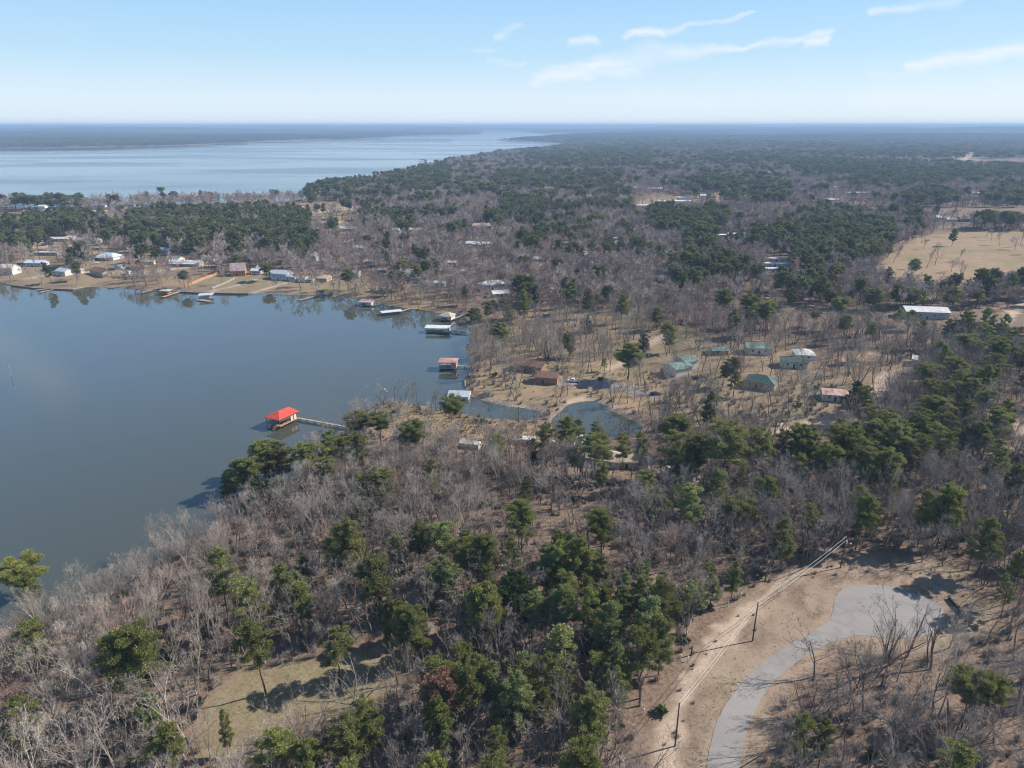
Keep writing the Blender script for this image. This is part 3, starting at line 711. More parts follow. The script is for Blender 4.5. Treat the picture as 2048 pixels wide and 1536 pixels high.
# ------------------------------------------------------------------ single trees, read one by one off the photograph:
# crown top (px, py), crown width px, height m, look
RT = random.Random(77)
HERO = """
668 1267 58 13.4 g;30 1120 72 14 y;52 1244 66 15 g;258 1255 95 20.5 g;333 1267 38 9 c;433 1098 48 20 g;485 1164 58 15 p;509 1238 62 19 g;321 1457 58 14 g;440 1418 22 11 g
594 1168 42 13 g;230 1395 24 7 c;682 1045 62 18 g;750 1111 66 19 g;791 1066 32 13 p;832 1045 42 15 g;879 1037 55 17 p;885 1115 66 15 p;926 1062 32 15 g
969 1070 45 17 g;1043 1002 55 18 g;1016 1064 36 16 p;961 1170 64 15 Y;1027 1152 66 14 L;1121 1086 50 17 g;1160 1076 46 18 g;1203 1109 36 15 g
789 1203 44 12 Y;824 1205 58 16 g;1176 1172 42 17 g;1117 1191 42 14 g;1109 1244 62 15 p;924 1289 46 14 g;957 1305 58 15 g;988 1324 40 14 p
885 1320 60 14 g;871 1350 64 15 b;1035 1316 62 14 p;1105 1316 62 15 g;1082 1377 40 11 g;1203 1312 45 9 g;1230 1328 52 9 g;1176 1387 76 17 g
734 1395 58 16 g;668 1437 64 15 g;727 1434 56 13 g;699 1461 50 12 g;619 1469 52 13 g;547 1461 78 14 g;891 1453 26 11 p;996 1465 44 12 p;988 1512 74 14 g;863 1525 60 14 Y
1228 1205 66 17 p;1302 1199 62 17 p;1326 1243 44 14 p;1291 1262 66 17 g;1244 1281 32 11 p;1247 1145 36 16 p;1283 1155 38 15 p;1326 1147 34 12 p;1293 1118 22 14 p
1378 1166 34 11 p;1428 1145 30 11 p;1472 1122 30 12 p;1425 1130 28 9 p;1402 1176 32 8 p;1361 1184 28 8 p;1285 1122 20 11 p
1953 1352 64 13 y;1990 1354 56 13 y;1608 1430 54 13 g;1655 1439 38 12 g;1936 1500 76 12 g;1897 1515 40 9 g;1984 1039 46 17 g;1921 973 50 19 g;1861 979 32 18 g;1901 979 46 18 g;2045 1095 32 16 g;2026 1150 30 12 p
527 886 60 16 g;555 887 55 16 g;606 881 58 17 g;489 918 58 15 g;454 947 30 10 g;517 957 44 9 c;654 863 42 17 g;685 875 36 13 g;713 864 46 17 g
715 828 48 12 f;758 829 42 13 f;829 845 44 16 f;654 918 38 12 g;568 958 38 9 p;555 977 34 8 p;756 934 58 16 g;776 962 32 10 p;718 972 34 8 g;708 1005 20 5 p;860 919 28 13 g;868 947 34 11 g
596 1142 34 10 p;600 1168 36 9 p;702 1120 20 8 p
1094 849 55 17 g;1063 878 26 10 c;990 871 36 14 g;1155 839 30 12 g;1193 844 34 12 g;1195 867 52 17 g;1156 886 28 12 g;1251 863 34 15 g;1287 864 32 17 g
1355 835 60 15 g;1361 865 66 20 g;1402 869 46 17 g;1462 845 80 24 g;1526 854 48 20 g;1567 859 36 17 g;1602 852 46 18 g;1627 866 36 16 g;1699 856 58 20 g;1719 871 56 20 g;1663 889 50 18 g
1752 859 40 18 g;1800 848 50 20 g;1772 897 48 17 g;1683 837 28 13 g;1755 810 46 15 g;1793 816 36 14 g;1376 899 44 11 L;1422 945 34 9 p;1488 996 52 13 y;1320 973 42 9 p;1351 973 28 10 p
1975 648 36 17 g;1941 668 58 15 g;1993 670 20 8 g;2040 654 40 16 g;2026 692 44 15 g;1996 707 55 16 g;1859 729 48 15 g;1923 717 40 16 g;1927 740 50 16 g;1893 760 52 17 g;1947 759 50 18 g;1995 737 34 16 p
1885 794 54 17 g;1853 791 36 14 g;1839 814 40 15 g;1716 765 50 14 C;1752 840 38 15 g;1998 815 58 18 g;1979 779 34 15 p;1793 840 38 15 g;1875 845 48 18 g;1847 869 40 17 g;1905 860 36 17 g;2018 800 36 17 g
2005 880 42 18 p;2044 930 34 15 g;2022 955 26 12 g;1822 845 36 16 g;1900 826 42 17 g;1935 800 40 16 g;1960 840 40 16 g;1740 880 40 16 g;1820 880 36 16 g;1866 760 34 14 g
1260 686 46 18 g;1288 668 28 9 c;1276 613 25 12 g;1316 614 34 13 g;1175 630 24 10 c;1210 715 16 7 g;950 616 44 14 g;1011 595 32 13 g;979 604 26 12 g;1049 566 28 14 C;1066 572 26 14 C;1169 563 28 13 g;900 794 42 15 f
1473 742 42 12 g;1552 628 22 9 p;1631 622 28 9 y;1628 560 46 13 g;1600 565 36 12 g;1704 582 30 10 g;1751 577 44 14 g;1799 569 46 15 g;1827 576 32 13 g;1852 582 32 12 g;1913 573 30 14 g;1998 558 48 15 g;1960 579 34 12 g;1824 620 24 12 p;1800 618 20 10 p
1095 435 26 16 g;1190 422 36 18 g;1208 430 32 17 g;866 479 34 14 g;890 484 36 13 g;848 486 30 13 g;856 420 24 18 g;803 520 34 14 g;832 530 36 13 g;1000 508 30 13 g;540 491 42 13 g;471 508 30 14 g
530 528 34 13 f;320 374 22 16 f;292 382 16 14 g;214 470 30 13 g;400 380 14 12 g;1145 690 14 7 g;20 506 26 10 g;128 478 26 8 y;804 543 30 14 g;1020 620 26 12 g
"""
LOOK = {'g': ('needle', None), 'p': ('needle_pale', None), 'y': ('needle_yellow', 'p3'), 'Y': ('needle_yellow', 'round'), 'c': ('cedar', 'cedar'), 'C': ('cedar', 'cedar'),
        'L': ('leafy', 'round'), 'b': ('dead', 'p1'), 'f': ('needle', 'p3')}
rows = [r.split() for r in HERO.replace('\n', ';').split(';') if r.strip()]
arr = np.array([[float(q) for q in r[:4]] for r in rows])
hx, hy, hg = at(arr[:, 0], arr[:, 1], arr[:, 3])
_, _, ht = flat(arr[:, 0], arr[:, 1], hg+arr[:, 3])
for i, r in enumerate(rows):
    lm, kd = LOOK[r[4]]; h = arr[i, 3]; w_ = arr[i, 2]*ht[i]/FPX
    if kd is None:
        kd = RT.choice(['p4', 'p8', 'p8', 'p2', 'p7'] if (r[4] == 'p' or h < 12.5) else ['p0', 'p1', 'p2', 'p5', 'p6', 'p6', 'p7'])
    nm = {'cedar': ('cedar_tree', 'cedar tree'), 'round': ('evergreen_tree', 'evergreen tree')}.get(kd, ('pine_tree', 'pine tree'))
    tree(kd, lm, 'bark', float(hx[i]), float(hy[i]), float(hg[i]), float(h), w_*1.05, nm[0], nm[1], RT)
NHERO = len(TREES)
HXY = np.array([[q['x'], q['y']] for q in TREES]); HW = np.array([q['w'] for q in TREES])
# leafless trees that stand out: crown top (px, py), width, height, shape, twig colour
BHERO = """
281 1035 50 16 b0 twig_pale;395 1140 42 21 b1 twig_pale;335 1325 52 17 b6 twig_pale;375 1215 34 17 b4 twig_pale;125 1300 110 20 b0 twig_pale;400 1420 70 17 b6 twig_red
580 1250 50 8 b3 twig_pale;645 1225 48 9 b3 twig;450 1260 34 10 b4 twig_red;290 1165 52 15 b1 twig;810 1300 44 12 b2 twig_pale;1240 1365 72 16 b0 twig;1350 1070 90 15 b3 twig
1575 925 110 24 b0 twig;1540 1010 80 18 b1 twig;1700 965 80 17 b0 twig;1795 975 60 18 b1 twig_pale;1750 1270 34 14 b0 twig_dark;1790 1245 22 16 b4 twig_dark;1825 1230 44 17 b1 twig_dark;1715 1385 70 16 b0 twig_dark;1840 1310 60 15 b0 twig_dark
1272 740 30 15 b0 twig;1230 745 34 16 b4 twig_pale;1340 745 90 20 b5 twig_dark;1310 780 44 17 b4 twig_dark;1095 630 40 13 b0 twig;745 925 44 14 b1 twig_pale;1880 482 34 20 b0 twig_dark;1860 500 20 15 b5 twig_dark;1930 520 26 18 b1 twig_dark
760 800 36 12 b0 twig_pale;1350 675 32 8 b6 twig_red;970 690 34 16 b1 twig;985 700 34 15 b2 twig;1012 720 30 14 b4 twig;1390 760 60 12 b0 twig_dark;1545 770 54 13 b0 twig;1480 800 52 14 b3 twig
1770 660 50 16 b0 twig;1860 640 52 18 b0 twig;1885 660 44 16 b1 twig;1720 620 22 16 b4 twig_red;1930 590 60 12 b0 twig_red;2000 1180 70 15 b3 twig;1240 1090 70 14 b3 twig;1150 960 70 14 b3 twig;950 930 60 14 b2 twig
"""
rows = [r.split() for r in BHERO.replace('\n', ';').split(';') if r.strip()]
arr = np.array([[float(q) for q in r[:4]] for r in rows])
hx, hy, hg = at(arr[:, 0], arr[:, 1], arr[:, 3]); _, _, ht = flat(arr[:, 0], arr[:, 1], hg+arr[:, 3])
for i, r in enumerate(rows):
    bk = 'pale_bark' if r[5] == 'twig_pale' else 'grey_bark'
    tree(r[4], r[5], bk, float(hx[i]), float(hy[i]), float(hg[i]), float(r[3]), float(r[2])*ht[i]/FPX*1.05, 'leafless_tree', 'leafless tree', RT)
HBXY = np.array([[q['x'], q['y']] for q in TREES])

# ------------------------------------------------------------------ the woods around them
PINEBOX = [(1000,391,1096,422,.8),(1372,350,1485,392,.8),(1504,368,1585,402,.7),(1296,410,1365,452,.8),(1372,413,1456,446,.85),(1374,450,1440,510,.8),(1340,508,1492,545,.75),(1350,545,1400,565,.6),
 (1504,445,1532,482,.8),(1555,434,1785,515,.85),(1550,520,1588,560,.7),(1576,560,1675,592,.6),(1612,526,1678,556,.7),(1800,378,1912,408,.85),(1814,414,1842,448,.8),(2004,365,2060,390,.8),(1975,393,2060,418,.7),
 (1400,300,2060,322,.45),(1600,324,1830,348,.6),(1850,330,2060,352,.7),(1700,350,1900,366,.7),(27,388,164,420,.85),(-20,430,62,486,.85),(58,418,166,472,.8),(154,412,186,435,.9),(198,440,238,470,.85),(250,420,420,480,.72),(330,408,600,432,.6),(400,425,620,470,.74),(456,458,490,507,.6),
 (520,470,640,492,.75),(600,360,705,412,.5),(790,430,826,458,.8),(754,466,780,490,.8),(972,424,1000,442,.8),(784,515,854,552,.55),(1036,555,1066,600,.9),(760,330,900,380,.55),(980,340,1250,375,.5),(1170,290,1300,330,.5),(1050,300,1180,330,.35),
 (1640,850,1860,930,.5),(1240,1150,1350,1260,.55),(1060,1090,1240,1200,.5),(850,1300,1120,1400,.4),(1400,780,1460,800,.1),(165,360,600,403,.04)]
SPARSE = [('mead', .42), ('lawn', .18), ('penin', .34), ('shore', .8), ('dev', .12), ('clear', 0.0), ('road', 0.0), ('verge', .03), ('field', .015), ('farf', 0), ('g1', .04), ('g2', .12), ('lot', .15), ('town', .55)]
MEADOW_BARE = gpoly([(940,640),(1100,600),(1300,630),(1260,700),(1130,760),(940,770)])
LEFTV = gpoly([(1240,1536),(1240,1400),(1350,1260),(1480,1180),(1560,1150),(1600,1170),(1450,1290),(1360,1400),(1330,1536)])
KEEPOUT = []      # circles (x, y, r) around buildings, filled by the building code
def wood_points(cell, y0, y1, seed, xk=.86, pad=60):
    rs = np.random.RandomState(seed)
    ys = np.arange(y0, y1, cell); X = []; Y = []
    for q in ys:
        xw = q*xk+pad; xs = np.arange(-xw, xw, cell); X.append(xs); Y.append(np.full(len(xs), q))
    X = np.concatenate(X); Y = np.concatenate(Y)
    X = X + (rs.rand(len(X))-.5)*cell*1.15; Y = Y + (rs.rand(len(Y))-.5)*cell*1.15
    rr_ = np.hypot(X, Y); k = (rr_ > y0) & (rr_ < y1); X, Y = X[k], Y[k]
    S = shore(X, Y); k = S > 1.2; X, Y, S = X[k], Y[k], S[k]
    dens = np.ones(len(X))
    for nm, f in SPARSE:
        mk = zone(nm, X, Y, 3); dens = np.where(mk > .5, np.minimum(dens, f), dens)
    mb_ = poly_sd(MEADOW_BARE, X, Y) < 0; dens = np.where(mb_, np.maximum(dens, .42), dens)
    lv = poly_sd(LEFTV, X, Y) < 0; dens = np.where(lv, dens*.3, dens)
    if y1 < 1200:
        near = poly_sd(Z_ROAD, X, Y); dens = np.where(near < 3.5, 0, dens)
        sd_ = np.zeros(len(X))
        for pts, wd_, sf in TRACKS:
            if wd_ < 10: sd_ = np.maximum(sd_, line_mask(pts, wd_+1, .5, X, Y))
        dens = np.where(sd_ > .3, 0, dens)
    # natural gaps in the canopy
    dens = dens*np.clip((fbm(X/26, Y/26, 71, 3)-.24)*5, .35, 1)
    for (cx_, cy_, r_) in KEEPOUT: dens = np.where((np.hypot(X-cx_, Y-cy_) < r_), 0, dens)
    # an open line of sight in front of each building
    for (cx_, cy_, r_, ln) in SIGHT:
        L_ = math.hypot(cx_, cy_); ux, uy = -cx_/L_, -cy_/L_
        a = (X-cx_)*ux + (Y-cy_)*uy; c_ = np.abs((X-cx_)*uy - (Y-cy_)*ux)
        dens = np.where((a > 0) & (a < ln) & (c_ < r_), dens*(.42 if L_ < 470 else .16), dens)
    k = rs.rand(len(X)) < dens; X, Y, S = X[k], Y[k], S[k]
    Z = height_sd(X, Y, S)
    return X, Y, Z, S, rs
SIGHT = []
_pc = at1(1198, 838); SIGHT.append((_pc[0], _pc[1], 24, 62))
def pine_prob(X, Y, Z, htop):
    u, v, _ = project(X, Y, Z+htop)
    p = np.interp(fbm(X/60.0+9, Y/60.0, 81, 3), [.50, .61, .72], [.04, .13, .55])
    d = np.hypot(X, Y)
    p = np.where(d < 420, np.minimum(p, .12), p)
    p = np.where((d < 600) & (u < 1200) & (v > 600), np.minimum(p, .05), p)
    p = np.where((v > 520) & (v < 830) & (u > 900) & (u < 1900), p*.45, p)
    p = np.where((v > 430) & (v < 620) & (u < 1000), p*.35, p)
    p = np.where((v > 1000) & (u < 480), .015, p)
    p = np.where((v > 1080) & (u > 1330), 0, p); p = np.where((v > 690) & (v < 930) & (u < 1090), 0, p); p = np.where((v > 1240) & (v < 1420) & (u > 560) & (u < 800), 0, p)
    for (a, b_, c_, d_, q) in PINEBOX: p = np.where((u > a) & (u < c_) & (v > b_) & (v < d_), np.maximum(p, q*.82) if q > .4 else q, p)
    p = np.where((u > -200) & (u < 720) & (v > 250) & (v < 298), .7, p)
    return p, u, v

# ------------------------------------------------------------------ buildings
def cmat(name, c, rough=.7, c2=None, scale=1.2, spec=.3): 
    if name not in M: M[name] = mat(name, c, rough, c2, scale, spec=spec)
    return M[name]
ROOFS = {'green': ((.19,.30,.25), (.14,.235,.19)), 'white': ((.66,.66,.65), (.50,.50,.49)), 'metal': ((.52,.56,.60), (.40,.45,.50)), 'grey': ((.30,.285,.27), (.22,.205,.20)),
         'tan': ((.50,.42,.32), (.38,.31,.24)), 'rust': ((.42,.20,.15), (.55,.42,.38)), 'brown': ((.24,.145,.10), (.17,.10,.075)), 'red': ((.60,.085,.055), (.47,.065,.045)),
         'pink': ((.50,.27,.23), (.40,.21,.18)), 'dark': ((.10,.10,.105), (.07,.07,.075)), 'mauve': ((.30,.20,.20), (.42,.36,.36)), 'bluew': ((.62,.70,.80), (.45,.55,.68)), 'darkgreen': ((.06,.125,.11), (.045,.09,.08))}
WALLS = {'white': (.62,.61,.58), 'cream': (.66,.58,.46), 'brick': (.34,.18,.12), 'tan': (.46,.37,.27), 'grey': (.38,.38,.37), 'blue': (.42,.52,.62), 'wood': (.30,.19,.12), 'orange': (.50,.22,.10), 'dark': (.12,.10,.09)}
for k, (a, b_) in ROOFS.items(): cmat('roof '+k, a, .5 if k in ('green','white','metal','bluew','red','darkgreen') else .85, b_, .5, spec=.4)
for k, a in WALLS.items(): cmat('wall '+k, a, .8, tuple(q*.88 for q in a), .8)
cmat('pane', (.03,.04,.05), .15, spec=.6); cmat('door dark', (.10,.08,.07), .6); cmat('trim white', (.75,.74,.72), .6)
cmat('deck wood', (.42,.33,.25), .85, (.30,.24,.18), 2); cmat('new wood', (.50,.28,.15), .8, (.40,.22,.12), 2); cmat('grey wood', (.34,.32,.30), .9, (.25,.235,.22), 2)
cmat('dark metal', (.05,.05,.052), .6); cmat('rubber', (.02,.02,.02), .8); cmat('pile wood', (.16,.135,.115), .95, (.09,.08,.07), 2)
def house(px, py, L, D, H, rz, roof, wall, label, name='house', cat='house', style='gable', pitch=.42, over=.5, porch=False, windows=3, door=True, group=None, big_door=False, keep=True, chimney=False, skirt=0.0):
    x_, y_, g_ = at1(px, py); a = R_(rz)
    root = thing(name, label, cat, (x_, y_, g_), a, group)
    w_ = MB(); rise = D/2*pitch
    if style == 'flat': rise = .25
    w_.box((0, 0, H/2-.4), (L, D, H+.8))
    if style == 'gable':
        for sx_ in (-1, 1):
            X0 = sx_*L/2; X1 = sx_*(L/2-.12); p = [(X0,-D/2,H), (X0,D/2,H), (X0,0,H+rise), (X1,-D/2,H), (X1,D/2,H), (X1,0,H+rise)]
            w_.add(p, [(0,1,2),(5,4,3),(0,2,5,3),(1,4,5,2),(0,3,4,1)])
    w_.build('wall', M['wall '+wall], root)
    r_ = MB(); th = .14; e = over; z0 = H - e*pitch + .02; zr = H+rise+.06
    if style == 'gable':
        for sy_ in (-1, 1):
            q = [(-L/2-e, sy_*(D/2+e), z0), (L/2+e, sy_*(D/2+e), z0), (L/2+e, 0, zr), (-L/2-e, 0, zr)]
            if sy_ > 0: q = q[::-1]
            r_.slab([(p[0], p[1], p[2]+th) for p in q], th)
    elif style == 'hip':
        hr = max(.05, L/2-D/2); A = [(-L/2-e,-D/2-e,z0), (L/2+e,-D/2-e,z0), (L/2+e,D/2+e,z0), (-L/2-e,D/2+e,z0)]; B = [(-hr,0,zr), (hr,0,zr)]
        vs = A+B+[(p[0],p[1],p[2]-.12) for p in A]
        r_.add(vs, [(0,1,5,4),(1,2,5),(2,3,4,5),(3,0,4),(0,6,7,1),(1,7,8,2),(2,8,9,3),(3,9,6,0),(6,9,8,7)])
    else:
        r_.slab([(-L/2-e,-D/2-e,H+.28), (L/2+e,-D/2-e,H+.28), (L/2+e,D/2+e,H+.42), (-L/2-e,D/2+e,H+.42)], .2)
    rf = r_.build('roof', M['roof '+roof], root)
    if chimney:
        MB().box((L*.2, .6, H+rise+.5), (.8,.8,1.6)).build('chimney', M['wall brick'], rf)
    # windows and door on the side towards the lake or road and on one end
    n = windows; dx = L/(n+1.0+(1 if door else 0))
    for k in range(n):
        wx = -L/2 + dx*(k+1) + (dx if (door and k >= n//2) else 0)
        f = MB().box((wx, -D/2-.03, H*.58), (1.3, .08, 1.15)).build('window', M['trim white'], root)
        MB().box((wx, -D/2-.085, H*.58), (1.08, .04, .93)).build('pane', M['pane'], f)
    for sx_ in (-1, 1):
        f = MB().box((sx_*(L/2+.03), .2*D, H*.58), (.08, 1.1, 1.1)).build('window', M['trim white'], root)
        MB().box((sx_*(L/2+.085), .2*D, H*.58), (.04, .9, .9)).build('pane', M['pane'], f)
    if door:
        MB().box((-L/2+dx*(n//2+1), -D/2-.04, 1.0), (1.0, .08, 2.05)).build('door', M['door dark'], root)
    if big_door:
        MB().box((L/2+.04, -.12*D, 1.35), (.09, D*.5, 2.7)).build('garage_door', M['door dark'], root)
    if porch:
        p = MB(); p.slab([(-L*.42,-D/2-2.6,H-.75), (L*.42,-D/2-2.6,H-.75), (L*.42,-D/2-.02,H-.2), (-L*.42,-D/2-.02,H-.2)], .1)
        p.build('porch_roof', M['roof '+roof], root)
        for k in range(4): MB().box((-L*.4+k*L*.8/3, -D/2-2.45, (H-.8)/2), (.14,.14,H-.8)).build('post', M['trim white'], root)
    if keep:
        KEEPOUT.append((x_, y_, max(L, D)*.58+1.5)); SIGHT.append((x_, y_, L*.5, 26 if py > 600 else math.hypot(x_, y_)*.11))
    return root
GH = 'houses of the lakeside settlement'
H_ = house
# far shore, front row from left to right
H_(22,547, 12,9,5.5,-10,'white','white','white two storey house at the left end of the far shore',windows=3)
H_(75,531, 16,8,3.0,-4,'bluew','white','long white house with pale bluish roof on the far shore left',style='gable')
H_(131,549, 11,8,3.4,-24,'metal','white','grey roofed white house behind the long low seawall')
H_(161,545, 4.5,3.5,2.6,-10,'white','cream','small white shed right of the grey roofed white house',name='shed',cat='shed',windows=1)
H_(206,549, 20,10,3.2,-35,'brown','tan','brown roofed tan brick house behind the bare lake bank',chimney=True,style='gable')
H_(258,548, 3.6,3,2.6,-20,'grey','white','tiny white shed on the bank right of the brown roofed house',name='shed',cat='shed',windows=1)
H_(221,518, 19,12,3.2,-18,'bluew','white','large white house with shiny light blue metal roof and porch',porch=True,style='hip')
H_(184,520, 7,6,2.7,-10,'darkgreen','dark','open dark green carport left of the light blue roofed house',name='carport',cat='carport',windows=0,door=False)
H_(95,510, 22,5,2.6,-3,'white','grey','long low grey mobile home with white roof near the left edge',name='mobile_home',cat='mobile home',style='flat')
H_(372,530, 28,7,2.8,-7,'white','white','long white porch fronted house above the orange fence',porch=True)
H_(352,524, 12,9,3.4,-15,'grey','cream','grey roofed cream house standing right behind the long white porch house')
H_(478,549, 11,10,4.2,14,'mauve','orange','orange timber cabin with steep mottled mauve roof by the lake',pitch=1.0)
H_(515,547, 8,6,2.8,-10,'white','white','small white house just right of the steep roofed cabin')
H_(527,542, 9,5,3.2,-10,'bluew','white','white camper trailer house with pale roof behind the lake lawn')
H_(566,557, 14,9,4.6,-20,'metal','blue','pale blue house with grey roof among bare trees on the shore')
H_(590,561, 7,6,3.5,-30,'white','white','white gabled house left of the round topped shed on the shore')
H_(609,563, 5,5,3.6,-15,'grey','white','narrow white tall shed beside the tan roofed hip house',name='shed',cat='shed',windows=1)
H_(623,564, 4.5,4,2.4,-10,'grey','cream','low cream shed left of the tan hip roofed house',name='shed',cat='shed',windows=1)
H_(647,561, 10,9,2.8,-12,'tan','tan','low tan house with tan hip roof on the lake bank',style='hip')
H_(635,520, 8,7,4.6,-50,'white','white','tall white gabled house in the trees behind the shore')
H_(705,553, 12,8,3.6,-5,'grey','grey','grey house behind the green lawn on the far shore')
H_(828,556, 12,9,4.6,-30,'metal','grey','grey blue two storey house right of the green lawn')
H_(880,572, 8,5,2.8,-10,'white','white','small white camper house under pines near the cove corner')
H_(984,577, 19,9,4.2,24,'white','white','white two storey house with rows of windows above the pyramid roofed boathouse',windows=5,style='hip')
H_(1000,592, 12,7,2.6,20,'white','cream','low pale annex in front of the white two storey house',windows=2)
# second rows
H_(118,482, 17,6,2.7,-3,'white','tan','long tan house with white roof under a broad bare tree',windows=2)
H_(143,479, 7,5,2.6,-5,'white','white','small white building right of the long tan house',windows=1)
H_(90,491, 5,4,2.8,10,'metal','white','small barn with pale roof left of the grey roofed ranch house',name='shed',cat='shed',windows=1)
H_(178,485, 24,10,3.0,-8,'grey','cream','long grey roofed ranch house with cream gable end',big_door=True)
H_(88,424, 9,7,8,0,'white','white','tall white house rising among the dark pines at left',windows=2)
H_(112,426, 30,7,2.8,-3,'white','white','long white roofed building right of the tall white house')
H_(195,427, 26,7,2.8,0,'white','cream','long cream building with white roof among pines near the big lake')
H_(255,414, 30,12,4.2,-6,'grey','cream','large grey hip roofed house on the open land before the big lake',style='hip')
H_(205,414, 10,6,3,0,'white','white','small white house behind the pines near the big lake')
H_(640,388, 26,8,3,0,'white','white','white house in trees right of the big lake dock')
H_(735,362, 26,10,4,0,'tan','cream','cream house on the big lake bank in the distance')
H_(700,462, 22,8,3.2,-5,'metal','grey','grey metal roofed house in the middle of the bare wood')
H_(640,441, 20,6,3,0,'tan','tan','tan building beside the sandy lanes')
H_(822,464, 26,7,3,-2,'tan','cream','long cream house left of a tall pine clump',windows=4)
H_(793,465, 8,6,3,-2,'white','white','small white house left of the long cream house')
H_(965,457, 22,10,3.6,5,'tan','tan','tan house with pale roof inside the bare wood')
H_(938,492, 10,7,3,0,'bluew','white','small white and blue house behind the dark evergreen thicket')
H_(966,494, 18,8,3.2,-8,'white','white','white metal roofed house right of the blue and white one')
H_(1070,472, 12,6,3,0,'tan','cream','cream house left of the tall pair of pines')
H_(1168,517, 11,9,4.2,12,'white','white','white gabled barn house in the central wood',chimney=False)
H_(1180,528, 7,5,2.6,0,'white','white','low white shed in front of the white gabled barn house',name='shed',cat='shed',windows=1)
H_(1230,498, 8,8,5.5,20,'white','cream','tall cream gabled house half hidden behind a pine')
H_(1192,477, 14,7,3,0,'white','white','white roofed house behind the cream gabled house')
H_(1268,466, 16,8,3.2,-5,'grey','white','grey roofed white gabled house in the central bare wood')
H_(1232,482, 9,6,3,0,'white','grey','small grey trailer behind the central pines',name='mobile_home',cat='mobile home',windows=1,style='flat')
H_(1443,475, 15,6,2.8,2,'bluew','white','left one of two end to end white mobile homes',name='mobile_home',cat='mobile home',style='flat')
H_(1475,473, 20,6,3,4,'white','white','right one of two end to end white mobile homes',name='mobile_home',cat='mobile home',style='flat')
H_(1556,523, 22,5,2.8,-4,'white','white','rear one of three parallel white mobile homes',name='mobile_home',cat='mobile home',style='flat')
H_(1553,533, 20,5,2.8,-4,'white','white','middle one of three parallel white mobile homes',name='mobile_home',cat='mobile home',style='flat')
H_(1550,544, 20,5,2.8,-4,'white','grey','front one of three parallel white mobile homes',name='mobile_home',cat='mobile home',style='flat')
H_(1600,548, 9,6,2.8,0,'white','cream','small cream house on the green lot right of three mobile homes')
H_(1350,408, 48,16,4.5,3,'white','cream','long low white school like building on an open lot',windows=8,style='flat')
H_(1370,402, 22,12,5.5,3,'white','white','white taller block behind the long low white building',style='flat')
H_(1288,415, 32,10,3.2,3,'white','white','white roofed building left of the open lot',style='flat')
H_(1407,396, 12,10,4,0,'white','white','small white house right of the long low white building')
H_(1310,381, 24,8,3.5,0,'white','white','white house in bare trees behind the long low white building')
H_(1175,396, 12,8,3.2,0,'white','white','lone small white house in the wood left of the open lot')
H_(1100,380, 20,8,3.2,0,'metal','grey','grey roofed house far back in the central wood')
H_(1270,379, 10,7,4,0,'white','white','tiny white house far back near the smoke')
H_(1712,391, 38,10,5,-2,'white','grey','long grey building with white roof far back at right',windows=5,style='flat')
H_(1662,404, 18,9,3.5,0,'white','white','white house left of the long grey far building')
H_(1672,379, 10,7,4,0,'white','cream','tiny cream house far back right of centre')
H_(1545,350, 26,12,6,0,'tan','tan','tan building at the far end of the straight road')
H_(1896,345, 26,10,5,0,'white','white','white building below the far pale clearing')
H_(1877,440, 12,8,3.5,10,'white','white','white house at the far edge of the tan field')
H_(1902,443, 12,7,3,-10,'white','white','low white roofed house next to the white field edge house')
H_(1926,443, 14,9,4,0,'darkgreen','dark','dark green barn at the far edge of the tan field',name='barn',cat='barn')
H_(1938,390, 20,8,3.5,0,'white','white','white roofed house in bare wood beyond the field')
H_(1958,390, 9,7,3.5,0,'white','white','small white shed in bare wood beyond the field',name='shed',cat='shed',windows=1)
H_(1614,552, 5,4,2.5,0,'white','white','small white shed right of the cream house on the green lot',name='shed',cat='shed',windows=1)
for px_, py_, L_, rf_, wl_, lb_ in ((45,530,7,'grey','tan','little grey roofed tan cottage between the two leftmost white houses'),(110,540,6,'dark','wood','small dark hut behind the long seawall'),(240,537,8,'metal','white','small white cottage behind the brown roofed house'),
  (300,528,9,'tan','cream','low cream cottage between the shiny roofed house and the long porch house'),(330,505,14,'white','grey','pale mobile home behind the far shore wood at left'),(420,520,9,'grey','white','small white cottage left of the steep roofed cabin'),(545,549,7,'white','white','small white hut left of the pale blue house'),
  (675,540,8,'grey','tan','small tan cottage behind the tan hip roofed house'),(735,528,8,'metal','white','white cottage in the bare wood behind the green lawn'),(765,545,7,'grey','wood','dark wooden cottage right of the grey lawn house'),(720,500,12,'white','white','white mobile home in the middle of the far shore wood'),
  (760,500,9,'tan','cream','small cream cottage right of the white mobile home in the wood'),(905,530,9,'white','white','white cottage behind the cove corner'),(930,548,8,'grey','tan','tan cottage above the two storey white house'),(1040,500,12,'tan','tan','tan bungalow in the central bare wood'),(1075,522,10,'white','grey','grey bungalow with white roof in the central bare wood'),
  (1130,490,10,'grey','cream','cream bungalow left of the gabled barn house'),(1010,535,9,'tan','cream','cream cottage right of the big evergreen clump'),(1315,560,8,'white','white','tiny white cottage in the bare wood above the meadow')):
    H_(px_,py_,L_,L_*.6,2.6,(px_*37 % 40)-20,rf_,wl_,lb_,windows=1)
